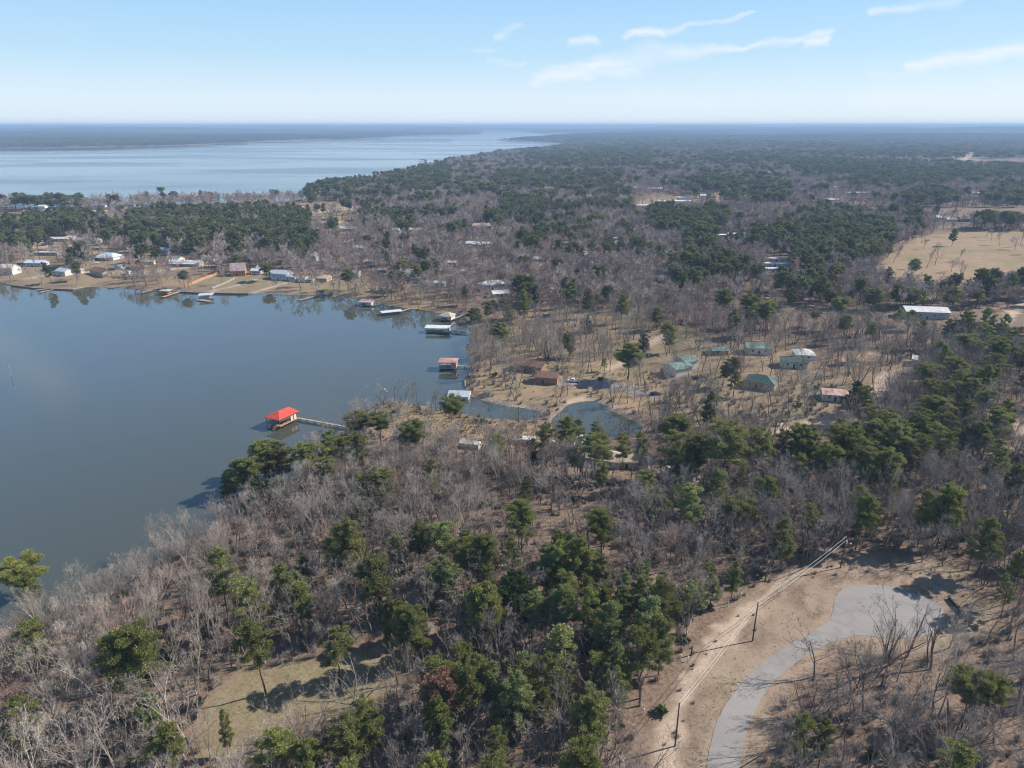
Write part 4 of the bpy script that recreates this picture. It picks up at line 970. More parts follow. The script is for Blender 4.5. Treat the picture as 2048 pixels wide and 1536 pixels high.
# near right bank of the pond and the meadow
H_(1846,634, 24,12,4.6,-9,'white','grey','long grey building with white roof behind the reddish tree',windows=4,pitch=.3)
H_(1355,745, 10,9,3.6,28,'green','white','white workshop with green metal roof, the lower front part',name='workshop',cat='workshop',windows=0,door=False,pitch=.3)
H_(1372,735, 8,8,4.5,28,'green','white','taller open fronted green roofed workshop right behind the lower one',name='workshop',cat='workshop',windows=0,door=False,big_door=True,pitch=.3)
H_(1437,706, 8,6,2.2,0,'green','wood','low shed with pale green roof in the green meadow',name='shed',cat='shed',windows=1,pitch=.25)
H_(1514,705, 12.5,8,3.6,-6,'green','white','white barn with faded green roof and open gable end',name='barn',cat='barn',windows=2,big_door=True,pitch=.4)
H_(1586,732, 12,7,3.2,-14,'darkgreen','white','white mobile home with dark green roof and small window',windows=2,pitch=.35)
H_(1606,716, 9,9,3.2,-8,'white','white','white roofed annex behind the white and dark green home',windows=1,style='hip')
H_(1522,772, 13,9,3.2,-32,'darkgreen','tan','dark green hip roofed house in the oaks',style='hip',pitch=.5)
H_(1673,797, 12.5,7.5,2.9,-14,'rust','white','rusty red roofed cabin with white gable end by the sandy drive',pitch=.3,porch=False)
H_(1062,738, 15,8,3.0,-28,'brown','wood','rust brown roofed house left of the white pickup, rear wing',pitch=.45,windows=3)
H_(1095,763, 10,7,3.2,-12,'brown','brick','rust brown roofed house front wing beside the drive',pitch=.5,windows=1)
H_(1680,730, 4,3,2.4,10,'rust','wood','little red shed behind the bare oaks',name='shed',cat='shed',windows=1)
H_(1200,925, 15,8,3.2,-20,'tan','cream','cream house with pale roof hidden behind the row of pines',pitch=.35)
H_(1262,930, 11,7,3,-5,'tan','cream','smaller cream outbuilding right of the hidden cream house',windows=1)
H_(1150,895, 9,5,2.8,40,'bluew','blue','pale blue shed by the pond behind the pines',name='shed',cat='shed',windows=1)
H_(920,800, 9,7,3.1,-6,'metal','white','white boathouse with pale metal roof at the mouth of the creek',name='boathouse',cat='boathouse',windows=2,pitch=.35,keep=False)
H_(940,895, 7.5,3.2,2.0,-14,'white','white','white tarpaulin covered camper behind the peninsula trees',name='camper',cat='camper',windows=1,door=False,pitch=.5,over=.05)
H_(1057,888, 5,3,2.2,-10,'white','white','small white trailer behind the dark cedar',name='camper',cat='camper',windows=1,door=False,style='flat',over=.05)
H_(1352,945, 7,2.6,2.6,15,'white','white','white travel trailer glimpsed between the tall pines',name='camper',cat='camper',windows=2,door=True,style='flat',over=.05)
H_(1828,727, 8,2.6,2.9,60,'white','white','white motor home parked at the top of the sandy drive',name='camper',cat='camper',windows=2,door=True,style='flat',over=.05)
H_(2005,668, 6,3,2.4,20,'tan','tan','tan trailer among the pines at the right edge',name='camper',cat='camper',windows=1,style='flat',over=.05)

# ------------------------------------------------------------------ on the water
def wpt(px, py, z_=0.0):
    x_, y_, _ = flat(px, py, z_); return float(x_), float(y_)
def dock(name, label, p, q, wid, z_=1.1, matn='deck wood', rail=False, cat='dock'):
    """walkway on piles from pixel p to q (both at deck height)"""
    a = Vector((*wpt(*p, z_), z_)); b_ = Vector((*wpt(*q, z_), z_)); d = b_-a; L = d.length; an = math.atan2(d.y, d.x)
    root = thing(name, label, cat, (a.x, a.y, 0), an)
    MB().box((L/2, 0, z_-.08), (L, wid, .16)).build('deck', M[matn], root)
    n = max(2, int(L/3.5)+1)
    for k in range(n):
        for s_ in (-1, 1):
            MB().tube((L*k/(n-1) if n > 1 else 0, s_*(wid/2-.12), -2), (L*k/(n-1), s_*(wid/2-.12), z_+(.9 if rail else .1)), .11, .11, 6, cap=True).build('pile', M['pile wood'], root)
    if rail:
        for s_ in (-1, 1):
            MB().box((L/2, s_*(wid/2-.12), z_+.85), (L, .07, .09)).build('railing', M[matn], root)
    return root
# the red roofed boathouse: plan from the eaves corners read at 4.4 m over the water
ze = 4.4
cL = Vector((*wpt(527,834,ze), 0)); cF = Vector((*wpt(558,841,ze), 0)); cR = Vector((*wpt(598,822,ze), 0))
print('boathouse', cL, cF, cR)
ux = (cR-cF); LX = ux.length; an = math.atan2(ux.y, ux.x); LY = abs((cL-cF).cross(ux.normalized()).z)
LY = max(7.0, min(10.5, LY)); LX = min(LX, 24)
root = thing('boathouse', 'large boathouse with bright red hip roof on tall piles in the bay', 'boathouse', (cF.x, cF.y, 0), an)
print('LX LY', LX, LY, math.degrees(an))
# local: x along the long side (away from the camera), y across
y0_, y1_ = 0, LY
hr = 1.5; r_ = MB(); k0 = LY*.5
A = [(0,0,ze), (LX,0,ze), (LX,LY*.62,ze), (LX*.93,LY*.62,ze), (LX*.93,LY,ze), (0,LY,ze)]
P0, P1 = (k0, LY/2, ze+hr), (LX*.9, LY/2, ze+hr)
r_.add(A+[P0,P1]+[(p[0],p[1],p[2]-.16) for p in A], [(0,1,7,6),(1,2,7),(2,3,7),(3,4,7),(4,5,6,7),(5,0,6),(0,8,9,1),(1,9,10,2),(2,10,11,3),(3,11,12,4),(4,12,13,5),(5,13,8,0),(13,12,11,10,9,8)])
rf = r_.build('roof', M['roof red'], root)
rib = MB(); rib.tube(P0, P1, .09, .09, 5)
for c_ in (A[0], A[5]): rib.tube(c_, P0, .08, .08, 5)
for c_ in (A[1],): rib.tube(c_, P1, .08, .08, 5)
for k in range(int(LX/1.2)):
    xx_ = .6+k*1.2; f = min(1, xx_/k0) if xx_ < k0 else 1.0
    if xx_ < LX*.9: rib.box((xx_, LY/4*f, ze+hr*f/2+.03), (.05, .05, .05))
rib.build('ridge_cap', M['roof red'], rf)
inx = .7
MB().box((LX*.78, LY*.5, 2.85), (LX*.30, LY*.82, 2.7)).build('store_room', M['wall cream'], root)
MB().box((LX*.93+.06, LY*.4, 2.6), (.08, 1.0, 2.0)).build('door', M['door dark'], root)
dk = MB(); dk.box((LX*.5, .85, 1.45), (LX-1, 1.5, .18)); dk.box((LX*.5, LY-.85, 1.45), (LX-1, 1.5, .18)); dk.box((LX*.80, LY*.5, 1.44), (LX*.36, LY-3.2, .18)); dk.box((1.1, LY*.5, 1.44), (1.5, LY-3.3, .18))
dk.build('deck', M['new wood'], root)
for i in range(6):
    for s_ in (.55, LY-.55):
        MB().tube((.6+i*(LX-1.3)/5, s_, -2.5), (.6+i*(LX-1.3)/5, s_, ze-.05), .12, .12, 6).build('post', M['pile wood'], root)
MB().tube((.6, LY/2, -2.5), (.6, LY/2, ze), .12, .12, 6).build('post', M['pile wood'], root)
for s_ in (.2, LY-.2):
    MB().box((LX*.3, s_, ze-.75), (LX*.55, .08, .12)).build('beam', M['grey wood'], root)
st = MB()
for k in range(5): st.box((-.2-k*.28, LY*.3, 1.3-k*.22), (.3, 1.6, .06))
st.build('step', M['new wood'], root)
bt = thing('motor_boat', 'small dark motor boat hanging inside the red roofed boathouse', 'boat', tuple(root.matrix_basis @ Vector((LX*.30, LY*.5, .55))), an)
def boat_hull(L, W_, H):
    m_ = MB(); n = 9; rings = []
    for k in range(n):
        f = k/(n-1); wd_ = W_/2*(1-max(0, (f-.55)/.45)**2.2)*(.92+.08*min(1, f*5)); kz = .25*H*max(0, (f-.6)/.4)**1.5
        rings.append([(L*(f-.5), -wd_, H), (L*(f-.5), -wd_*.78, H*.35+kz), (L*(f-.5), 0, kz), (L*(f-.5), wd_*.78, H*.35+kz), (L*(f-.5), wd_, H), (L*(f-.5), wd_*.8, H*.8), (L*(f-.5), -wd_*.8, H*.8)])
    vs = [p for r in rings for p in r]; fs = []
    for k in range(n-1):
        for j in range(7): a = k*7+j; b_ = k*7+(j+1) % 7; fs.append((a, b_, b_+7, a+7))
    fs.append(tuple(range(6, -1, -1))); m_.add(vs, fs); return m_
cmat('hull dark', (.06,.07,.10), .3, spec=.5); cmat('hull white', (.75,.75,.74), .3, spec=.5); cmat('yellow', (.75,.5,.05), .5); cmat('teal', (.05,.35,.45), .5)
boat_hull(6, 2.2, .9).build('hull', M['hull dark'], bt); MB().box((.4,0,1.05), (.06,1.3,.5)).build('windscreen', M['pane'], bt); MB().box((-3.1,0,.8), (.35,.4,.9)).build('outboard_motor', M['dark metal'], bt)
e = root.matrix_basis @ Vector((LX, LY*.45, 0))
u_, v_, _ = project(e.x, e.y, 1.1)
dock('walkway', 'long narrow wooden walkway from the red roofed boathouse to the reedy bank', (float(u_)-2, float(v_)), (692,853), 1.1, 1.1, 'deck wood')

def roof_dock(px, py, L, D, zroof, rz, roof, label, wall=None, style='hip', rise=1.0, deckm='grey wood', name='boathouse', room=.3, posts=3, cat='boathouse'):
    x_, y_ = wpt(px, py); root = thing(name, label, cat, (x_, y_, 0), R_(rz))
    MB().box((0, 0, .95), (L, D, .18)).build('deck', M[deckm], root)
    r_ = MB(); z0 = zroof
    if style == 'hip':
        hrx = max(.05, L/2-D/2); A = [(-L/2-.5,-D/2-.5,z0), (L/2+.5,-D/2-.5,z0), (L/2+.5,D/2+.5,z0), (-L/2-.5,D/2+.5,z0)]
        r_.add(A+[(-hrx,0,z0+rise), (hrx,0,z0+rise)]+[(p[0],p[1],p[2]-.14) for p in A], [(0,1,5,4),(1,2,5),(2,3,4,5),(3,0,4),(0,6,7,1),(1,7,8,2),(2,8,9,3),(3,9,6,0),(6,9,8,7)])
    else: r_.slab([(-L/2-.4,-D/2-.4,z0), (L/2+.4,-D/2-.4,z0), (L/2+.4,D/2+.4,z0+rise), (-L/2-.4,D/2+.4,z0+rise)], .16)
    r_.build('roof', M['roof '+roof], root)
    for i in range(posts):
        for s_ in (-1, 1):
            MB().tube((-L/2+.25+i*(L-.5)/(posts-1), s_*(D/2-.25), -2), (-L/2+.25+i*(L-.5)/(posts-1), s_*(D/2-.25), z0), .1, .1, 6).build('post', M['pile wood'], root)
    if wall: MB().box((L/2-L*room/2-.06, 0, (z0+1.04)/2), (L*room, D-.6, z0-1.04)).build('store_room', M['wall '+wall], root)
    MB().box((-L*.05, -D/2+.1, 1.85), (L*.9, .06, .1)).build('railing', M['grey wood'], root)
    return root
roof_dock(897,737, 8.6,6.5,4.4,-4,'pink','boathouse with faded pink roof and tan room facing open water',wall='tan',style='hip',rise=.9)
dock('walkway','short brown walkway from the pink roofed boathouse to the bank',(914,731),(945,733),1.3,1.0,'grey wood')
roof_dock(876,664, 14,5.5,3.2,-6,'white','long low boathouse with flat white roof and curved white end wall',wall='white',style='shed',rise=.25,room=.22,posts=4)
dock('walkway','long grey walkway right of the flat white roofed boathouse',(900,661),(941,666),1.8,1.0,'grey wood')
roof_dock(895,640, 8,7,3.4,-20,'tan','gazebo boathouse with cream pyramid roof in the cove corner',wall='white',style='hip',rise=1.9,room=.28)
dock('walkway','grey walkway from the pyramid roofed boathouse to the shore',(906,638),(932,627),1.6,1.0,'grey wood')
roof_dock(734,611, 9,6,3.0,-12,'mauve','dark boathouse with low mauve roof left of the white covered dock',wall='cream',style='shed',rise=.6,room=.4)
dock('walkway','thin walkway between the dark boathouse and the tan bank',(742,611),(775,604),1.4,.9,'grey wood')
roof_dock(783,628, 13,4.5,1.9,24,'white','low white covered boat dock beside the yellow kayak',style='shed',rise=.15,posts=4)
dock('walkway','pale walkway from the low white covered dock to shore',(797,624),(822,616),1.6,1.0,'deck wood')
roof_dock(413,598, 9,5,3.3,14,'metal','boat lift dock with grey flat roof in front of the green lawn',style='shed',rise=.3,posts=3)
dock('walkway','short dock leading to the grey roofed boat lift',(420,592),(428,584),1.5,.9,'grey wood')
dock('walkway','pale lower landing stage in front of the grey roofed boat lift',(394,599),(420,602),3.2,.6,'deck wood')
roof_dock(332,588, 7,5,2.8,-8,'tan','small tan roofed shelter on the orange timber dock',style='hip',rise=.8,deckm='new wood')
dock('walkway','new orange timber dock running to the orange fence',(325,594),(361,582),2.4,.8,'new wood')
dock('dock','grey railed pier left of the orange timber dock',(283,585),(321,575),1.8,1.0,'deck wood',rail=True)
dock('dock','left low plank jetty in front of the long seawall',(71,580),(100,577),2.0,.6,'deck wood')
dock('dock','right low plank jetty crossing the long seawall',(80,584),(106,579),1.6,.6,'deck wood')
dock('dock','pale plank jetty at the right end of the long seawall',(145,578),(165,574),1.8,.6,'deck wood')
dock('dock','long thin pier running out from the little grey boat shelter',(598,600),(636,590),1.7,.9,'grey wood')
roof_dock(641,592, 5,4,3.4,0,'dark','little grey boat shelter at the foot of the long thin pier',wall='grey',style='shed',rise=.3,room=.5,posts=2)
roof_dock(622,372, 22,9,4,0,'pink','distant boathouse with red roof on the big lake shore',style='hip',rise=2,wall='white')
roof_dock(846,323, 26,12,5,0,'dark','dark distant boathouse standing off the wooded point',style='hip',rise=2,wall='dark')
dock('dock','distant pier along the wooded point',(858,324),(905,322),4,1.5,'grey wood')

# seawalls and fences
def run(name, label, cat, pts, h, thick, matn, base_on_ground=True, slats=False, posts=0.0):
    P = [at1(*p) for p in pts]; root = thing(name, label, cat, P[0]); O = Vector(P[0]); m_ = MB(); pm = []
    for i in range(len(P)-1):
        a, b_ = Vector(P[i])-O, Vector(P[i+1])-O; d = b_-a; L = Vector((d.x, d.y, 0)).length; an = math.atan2(d.y, d.x); mid = (a+b_)/2
        n = max(1, int(L/3))
        for k in range(n):
            q0 = a.lerp(b_, k/n); q1 = a.lerp(b_, (k+1)/n); c_ = (q0+q1)/2
            gz = float(ground(np.array([c_.x+O.x]), np.array([c_.y+O.y]))[0])-O.z
            m_.box((c_.x, c_.y, gz+h/2-.25), (L/n-.001*k, thick, h+.5), an)
            if posts: pm.append((q0.x, q0.y, gz))
    m_.build('panel', M[matn], root)
    for (a, b_, c_) in pm: MB().box((a, b_, c_+h/2), (thick*2.4, thick*2.4, h+.25)).build('post', M[matn], root)
    return root
run('fence','tall orange stained timber fence running from the lawn down to the dock','fence',[(360,577),(380,571),(405,560),(425,553),(440,546)],1.9,.08,'new wood',posts=1)
run('fence','grey board fence along the right side of the green lawn','fence',[(425,578),(445,570),(470,558)],1.4,.06,'grey wood',posts=1)
run('fence','low grey fence beside the tan field edge','fence',[(1775,497),(1800,487),(1825,474)],1.3,.06,'grey wood',posts=1)
def seawall(label, pts, h, matn):
    P = [Vector((*wpt(*p, .4), 0)) for p in pts]; root = thing('seawall', label, 'seawall', P[0]); O = P[0].copy()
    m_ = MB(); cp_ = MB()
    for i in range(len(P)-1):
        a, b_ = P[i]-O, P[i+1]-O; d = b_-a; an = math.atan2(d.y, d.x); c_ = (a+b_)/2
        m_.box((c_.x, c_.y, h/2-.6), (d.length-.01, .35, h+1.2), an); cp_.box((c_.x, c_.y, h+.06), (d.length-.02, .6, .12), an)
    m_.build('wall', M['pile wood'], root); cp_.build('coping', M[matn], root)
seawall('long low concrete seawall at the left end of the far shore',[(22,571),(70,577),(146,580),(167,576)],.8,'deck wood')
seawall('dark timber seawall below the green lawn',[(358,582),(366,585),(417,587),(470,588),(497,588)],.9,'grey wood')
seawall('dark rock and timber seawall along the right bank under the pink roofed boathouse',[(946,735),(943,745),(930,763),(931,775)],.8,'grey wood')
cmat('concrete', (.42,.40,.37), .9)

# ------------------------------------------------------------------ vehicles
def car(px, py, rz, paint, label, kind='sedan', cat='car', name='parked_car'):
    x_, y_, g_ = at1(px, py); root = thing(name, label, cat, (x_, y_, g_+.04), R_(rz)); L, W_ = (5.6, 2.0) if kind == 'pickup' else (4.6, 1.85)
    prof = [(-L/2,.45),(-L/2,.95),(-.1*L,1.0),(-.08*L,1.78),(.16*L,1.78),(.26*L,1.08),(L/2-.05,.98),(L/2,.5)] if kind == 'pickup' else \
           [(-L/2,.4),(-L/2,.9),(-.42*L,.98),(-.30*L,1.42),(.08*L,1.45),(.24*L,.98),(L/2-.05,.85),(L/2,.45)]
    b_ = MB(); n = len(prof); vs = []
    for s_ in (-1, 1):
        for (a, z_) in prof: vs.append((a, s_*(W_/2-(.14 if z_ > 1.1 else 0)), z_))
    b_.add(vs, [tuple(range(n)), tuple(range(2*n-1, n-1, -1))]+[(k, n+k, n+(k+1) % n, (k+1) % n) for k in range(n)])
    b_.build('body', cmat('paint '+paint, {'white':(.8,.8,.8),'silver':(.45,.46,.48),'black':(.03,.03,.035),'blue':(.08,.14,.3),'red':(.4,.05,.04)}[paint], .3, spec=.5), root)
    g0 = MB(); x0, x1 = (-.06*L, .15*L) if kind == 'pickup' else (-.27*L, .07*L)
    for s_ in (-1, 1): g0.box(((x0+x1)/2, s_*(W_/2-.10), 1.38 if kind == 'pickup' else 1.2), (abs(x1-x0)*.9, .1, .5 if kind == 'pickup' else .3))
    g0.box(((.22*L if kind == 'pickup' else .17*L), 0, 1.4 if kind == 'pickup' else 1.22), (.18, W_-.35, .42))
    g0.build('window', M['pane'], root)
    if kind == 'pickup': MB().box((-.3*L, 0, 1.0), (.34*L, W_-.3, .04)).build('cargo_bed', M['dark metal'], root)
    for sx_ in (-.32, .32):
        for s_ in (-1, 1):
            MB().tube((sx_*L, s_*(W_/2-.2), .36), (sx_*L, s_*(W_/2+.03), .36), .37, .37, 12, cap=True).build('wheel', M['rubber'], root)
    for s_ in (-1, 1): MB().box((L/2+.0, s_*W_*.36, .78), (.08, .35, .16)).build('headlight', M['trim white'], root)
    return root
car(1147,764,172,'white','white pickup truck parked on the gravel drive beside the brown house','pickup','pickup truck','pickup_truck')
car(1100,889,30,'white','white car half hidden behind the small white trailer')
car(1030,884,10,'silver','silver car behind the trees right of the covered camper')
car(192,528,20,'white','white car in front of the open dark green carport')
car(787,519,10,'white','white car under the pines in the far shore wood')
car(1218,527,5,'silver','silver van on the lane right of the white barn house')
car(1230,528,5,'white','white car beside the silver van in the central wood')
car(1805,716,20,'silver','silver car near the motor home')
car(1310,790,10,'black','dark car beside the leaning bare trees')
car(285,533,-10,'silver','silver car between the lake houses')
car(1393,758,10,'black','black car in the shade behind the workshop')
def atv(px, py, rz, label):
    x_, y_, g_ = at1(px, py); root = thing('garden_tractor', label, 'garden tractor', (x_, y_, g_), R_(rz))
    MB().box((.45,0,.75), (1.1,.7,.5)).box((-.45,0,.65), (.9,.9,.3)).build('body', M['dark metal'], root)
    MB().box((-.35,0,.95), (.5,.5,.12)).box((-.6,0,1.2), (.1,.5,.5)).build('seat', M['rubber'], root)
    MB().tube((.1,0,.9), (-.1,0,1.3), .03, .03, 5).build('steering_column', M['dark metal'], root)
    for sx_, r in ((-.55,.42), (.7,.3)):
        for s_ in (-1, 1): MB().tube((sx_, s_*.45, r), (sx_, s_*.65, r), r, r, 10, cap=True).build('wheel', M['rubber'], root)
atv(1575,828,20,'black garden tractor parked on the olive grass, left one'); atv(1613,830,-30,'black garden tractor right of another on the olive grass')
cmat('kayak white', (.8,.8,.78), .4)
for px, py, rz, lb in ((1553,850,60,'left of two white upturned rowing boats on the bank of the dirt lot'), (1561,850,40,'right of two white upturned rowing boats on the bank of the dirt lot')):
    x_, y_, g_ = at1(px, py); root = thing('rowing_boat', lb, 'boat', (x_, y_, g_+.1), R_(rz), 'white boats on the dirt lot')
    boat_hull(3.6, 1.3, .5).build('hull', M['kayak white'], root); MB().box((.2,0,.46), (.3,1.0,.05)).box((-.9,0,.46), (.3,1.0,.05)).build('thwart', M['grey wood'], root)
for px, py, lb, mt, L in ((836,619,'yellow kayak pulled up by the white covered dock','yellow',4.0), (330,579,'teal paddle boat on the bank beside the orange dock','teal',3.2), (797,592,'white boat lying on the shore lawn','hull white',5)):
    x_, y_, g_ = at1(px, py); root = thing('small_boat', lb, 'boat', (x_, y_, max(g_, 0)+.1), R_(20))
    boat_hull(L, 1.3, .6).build('hull', M[mt], root); MB().box((0,0,.55), (.3,1.0,.06)).build('thwart', M['grey wood'], root)
# pontoon boat on the lift
x_, y_ = wpt(412,597); root = thing('pontoon_boat', 'white pontoon boat under the grey boat lift roof', 'boat', (x_, y_-.5, .25), R_(14))
for s_ in (-1, 1): MB().tube((-3.2, s_*1.0, .9), (3.0, s_*1.0, .9), .3, .3, 10, cap=True).build('float', M['roof metal'], root)
MB().box((0,0,1.25), (6.4,2.4,.12)).build('deck', M['hull white'], root); MB().box((0,-1.15,1.6), (6,.05,.6)).box((0,1.15,1.6), (6,.05,.6)).build('railing', M['trim white'], root)
MB().box((1,.4,1.7), (.5,.5,.8)).build('console', M['dark metal'], root)

# ------------------------------------------------------------------ poles, wires, markers
cmat('pole', (.055,.042,.035), .95, (.085,.068,.055), 2); cmat('wire', (.62,.58,.53), .5); cmat('marker white', (.85,.85,.83), .6); cmat('steel', (.5,.52,.55), .4)
def pole(px, py, ptop, label, lamp=False, xform=True):
    x_, y_, g_ = at1(px, py); D_ = math.hypot(x_, y_)
    h = 10.5
    for _ in range(30):
        _, v_, _ = project(x_, y_, g_+h); h += (v_-ptop)*.03
    h = float(h); root = thing('utility_pole', label, 'utility pole', (x_, y_, g_), 0, 'utility poles along the road')
    MB().tube((0,0,-1), (0,0,h), .17, .12, 10, cap=True).build('post', M['pole'], root)
    MB().tube((0,0,h), (0,0,h+.35), .05, .04, 6, cap=True).build('insulator', M['marker white'], root)
    if xform:
        MB().tube((.32,0,h-1.9), (.32,0,h-1.0), .24, .24, 12, cap=True).build('transformer', M['steel'], root)
    if lamp:
        a = MB().tube((0,0,h-1.6), (1.3,-.4,h-1.5), .04, .04, 6).build('lamp_arm', M['steel'], root)
        MB().tube((1.3,-.4,h-1.62), (1.3,-.4,h-1.42), .22, .12, 10, cap=True).build('lamp_head', M['marker white'], a)
    return Vector((x_, y_, g_+h))
T1 = pole(1350,1492,1406,'dark wooden utility pole nearest the camera, wires rising from its top',xform=False)
T2 = pole(1505,1282,1204,'dark wooden utility pole in the middle of the verge beside the sandy track',xform=False)
T3 = pole(1681,1135,1075,'dark wooden utility pole with street lamp by the turning circle',lamp=True)
def wire(label, a, b_, sag, name='power_line', r=.042):
    m_ = MB(); n = 16; pts = []
    for k in range(n+1):
        f = k/n; p = a.lerp(b_, f); p.z -= sag*4*f*(1-f); pts.append(p)
    O = pts[0]
    for k in range(n): m_.tube(pts[k]-O, pts[k+1]-O, r, r, 4)
    o = m_.build(name, M['wire'], None); o.location = O; o['label'] = label; o['category'] = 'power line'; return o
for nm_, z1 in (('upper', .3), ('lower', -1.0)):
    wire('%s cable between the nearest and the middle utility pole' % nm_, T1+Vector((0,0,z1)), T2+Vector((0,0,z1)), .7)
    wire('%s cable between the middle and the lamp carrying utility pole' % nm_, T2+Vector((0,0,z1)), T3+Vector((0,0,z1)), .6)
gx_, gy_, gg_ = at1(1360,1560)
wire('thin guy wire running down from the nearest utility pole', T1+Vector((0,0,-1.0)), Vector((gx_, gy_, gg_)), .05, 'guy_wire', .018)
x_, y_, g_ = at1(1382,1311); root = thing('snag', 'broken dead tree stub standing beside the sandy track', 'dead trunk', (x_, y_, g_))
MB().tube((0,0,-.5),(.1,0,2.6),.2,.13,8,cap=True).build('trunk', M['pole'], root)
for i, (px, py, lb) in enumerate(((1361,1319,'white marker tube left one of a pair below the dead stub'),(1375,1323,'white marker tube right one of a pair below the dead stub'),(1287,1428,'white marker tube alone left of the nearest pole'),
       (1456,1213,'white marker tube lowest of three left of the middle pole'),(1468,1192,'white marker tube left of the top pair beside the middle pole'),(1481,1195,'white marker tube right of the top pair beside the middle pole'),
       (1565,1183,'white marker tube in the scrub above the middle pole'),(1245,1523,'white marker tube at the bottom edge of the photo'),(1476,1380,'white marker post at the left edge of the road'))):
    x_, y_, g_ = at1(px, py); o = MB().tube((0,0,-.2),(.05,0,1.25),.09,.09,8,cap=True).tube((.05,0,1.25),(.06,0,1.4),.12,.1,8,cap=True).build('marker_tube', M['marker white'])
    o.location = (x_, y_, g_); o['label'] = lb; o['category'] = 'marker'; o['group'] = 'white marker tubes along the verge'
# silt fence by the turning circle
a = Vector(at1(1897,1197)); b_ = Vector(at1(1926,1231)); d = b_-a; root = thing('silt_fence', 'black silt fence strip beside the turning circle', 'silt fence', a, math.atan2(d.y, d.x))
MB().box((d.length/2, 0, .35), (d.length, .5, .95)).build('fabric', M['dark metal'], root)
for k in range(5): MB().box((d.length*k/4, .3, .5), (.08,.08,1.3)).build('stake', M['grey wood'], root)
# windsock, channel marker, bin, bridge
x_, y_, g_ = at1(769,808); root = thing('windsock', 'red and white windsock on a thin mast above the reedy point', 'windsock', (x_, y_, g_))
MB().tube((0,0,-.3),(0,0,7.2),.07,.05,6,cap=True).build('mast', M['steel'], root)
cmat('sock red', (.6,.08,.06), .8); cmat('sock white', (.85,.85,.85), .8)
for k in range(4):
    MB().tube((.05+k*.42,0,7.0-k*.42),(.05+(k+1)*.42,0,7.0-(k+1)*.42),.42-.06*k,.36-.06*k,8).build('sock', M['sock white' if k % 2 == 0 else 'sock red'], root)
x_, y_ = wpt(22,752); root = thing('channel_marker', 'thin white channel marker post alone in the bay', 'channel marker', (x_, y_, 0))
MB().tube((0,0,-2),(0,0,5.2),.11,.09,8,cap=True).build('post', M['grey wood'], root); MB().box((0,0,4.2),(.7,.08,.7)).build('sign_board', M['marker white'], root); MB().tube((0,0,5.2),(0,0,5.7),.14,.1,8,cap=True).build('lamp', M['steel'], root)
x_, y_, g_ = at1(975,792); root = thing('waste_bin', 'dark green bin shed on the tan bank by the creek mouth', 'bin', (x_, y_, g_), .2)
cmat('bin green', (.03,.10,.07), .6); MB().box((0,0,.8),(2.2,1.5,1.6)).build('body', M['bin green'], root); MB().slab([(-1.2,-.85,1.62),(1.2,-.85,1.62),(1.2,.85,1.85),(-1.2,.85,1.85)],.1).build('lid', M['roof darkgreen'], root)
a = Vector((*wpt(668,281.0), 0)); b_ = Vector((*wpt(905,281.2), 0)); d = b_-a; root = thing('bridge', 'long low road bridge on many piers across the far lake', 'bridge', a, math.atan2(d.y, d.x))
MB().box((d.length/2,0,8.5),(d.length,11,2.0)).build('deck', M['concrete'], root)
nb_ = 34
for k in range(nb_): MB().box((d.length*(k+.5)/nb_,0,3.4),(5,9,8.1)).build('pier', M['concrete'], root)
for px, py, lb in ((1098,281,'a'),): pass
# rock piles / logs on the bare bank
for px, py, L, lb in ((232,557,7,'dark upturned boat frame, left of two on the bare bank'), (262,558,6,'dark upturned boat frame, right of two on the bare bank'), (1390,843,4,'pale log lying by the pond bank under the oak'),(1383,772,3,'dark brush heap on the meadow')):
    x_, y_, g_ = at1(px, py); rngl = random.Random(px); m_ = MB()
    for k in range(9): p = Vector((rngl.uniform(-L/2,L/2), rngl.uniform(-1,1), rngl.uniform(.1,.5))); q = p+Vector((rngl.uniform(.8,2), rngl.uniform(-.8,.8), rngl.uniform(-.1,.3))); m_.tube(p, q, .14, .08, 5, cap=True)
    o = m_.build('log_pile', M['pile wood']); o.location = (x_, y_, g_); o['label'] = {232:'left heap of dark driftwood on the bare far bank',262:'right heap of dark driftwood on the bare far bank',1390:'pale heap of logs on the pond bank under the oak',1383:'dark brush heap on the meadow behind the pond'}[px]; o['category'] = 'log pile'
# pale fallen dead tree beside the track
x_, y_, g_ = at1(1372,1275); rngl = random.Random(5); tr_, cr_ = bare_parts(99, H=9, spread=.7, fork=.3, limbs=4, dens=.5, fine=False, twig=.07)
o = thing('dead_tree', 'pale fallen bare tree lying beside the sandy track', 'dead tree', (x_, y_, g_+.5)); o.rotation_euler = (R_(-62), 0, R_(-20))
tr_.build('trunk', M['pale_bark'], o); cr_.build('crown', M['twig_pale'], o)

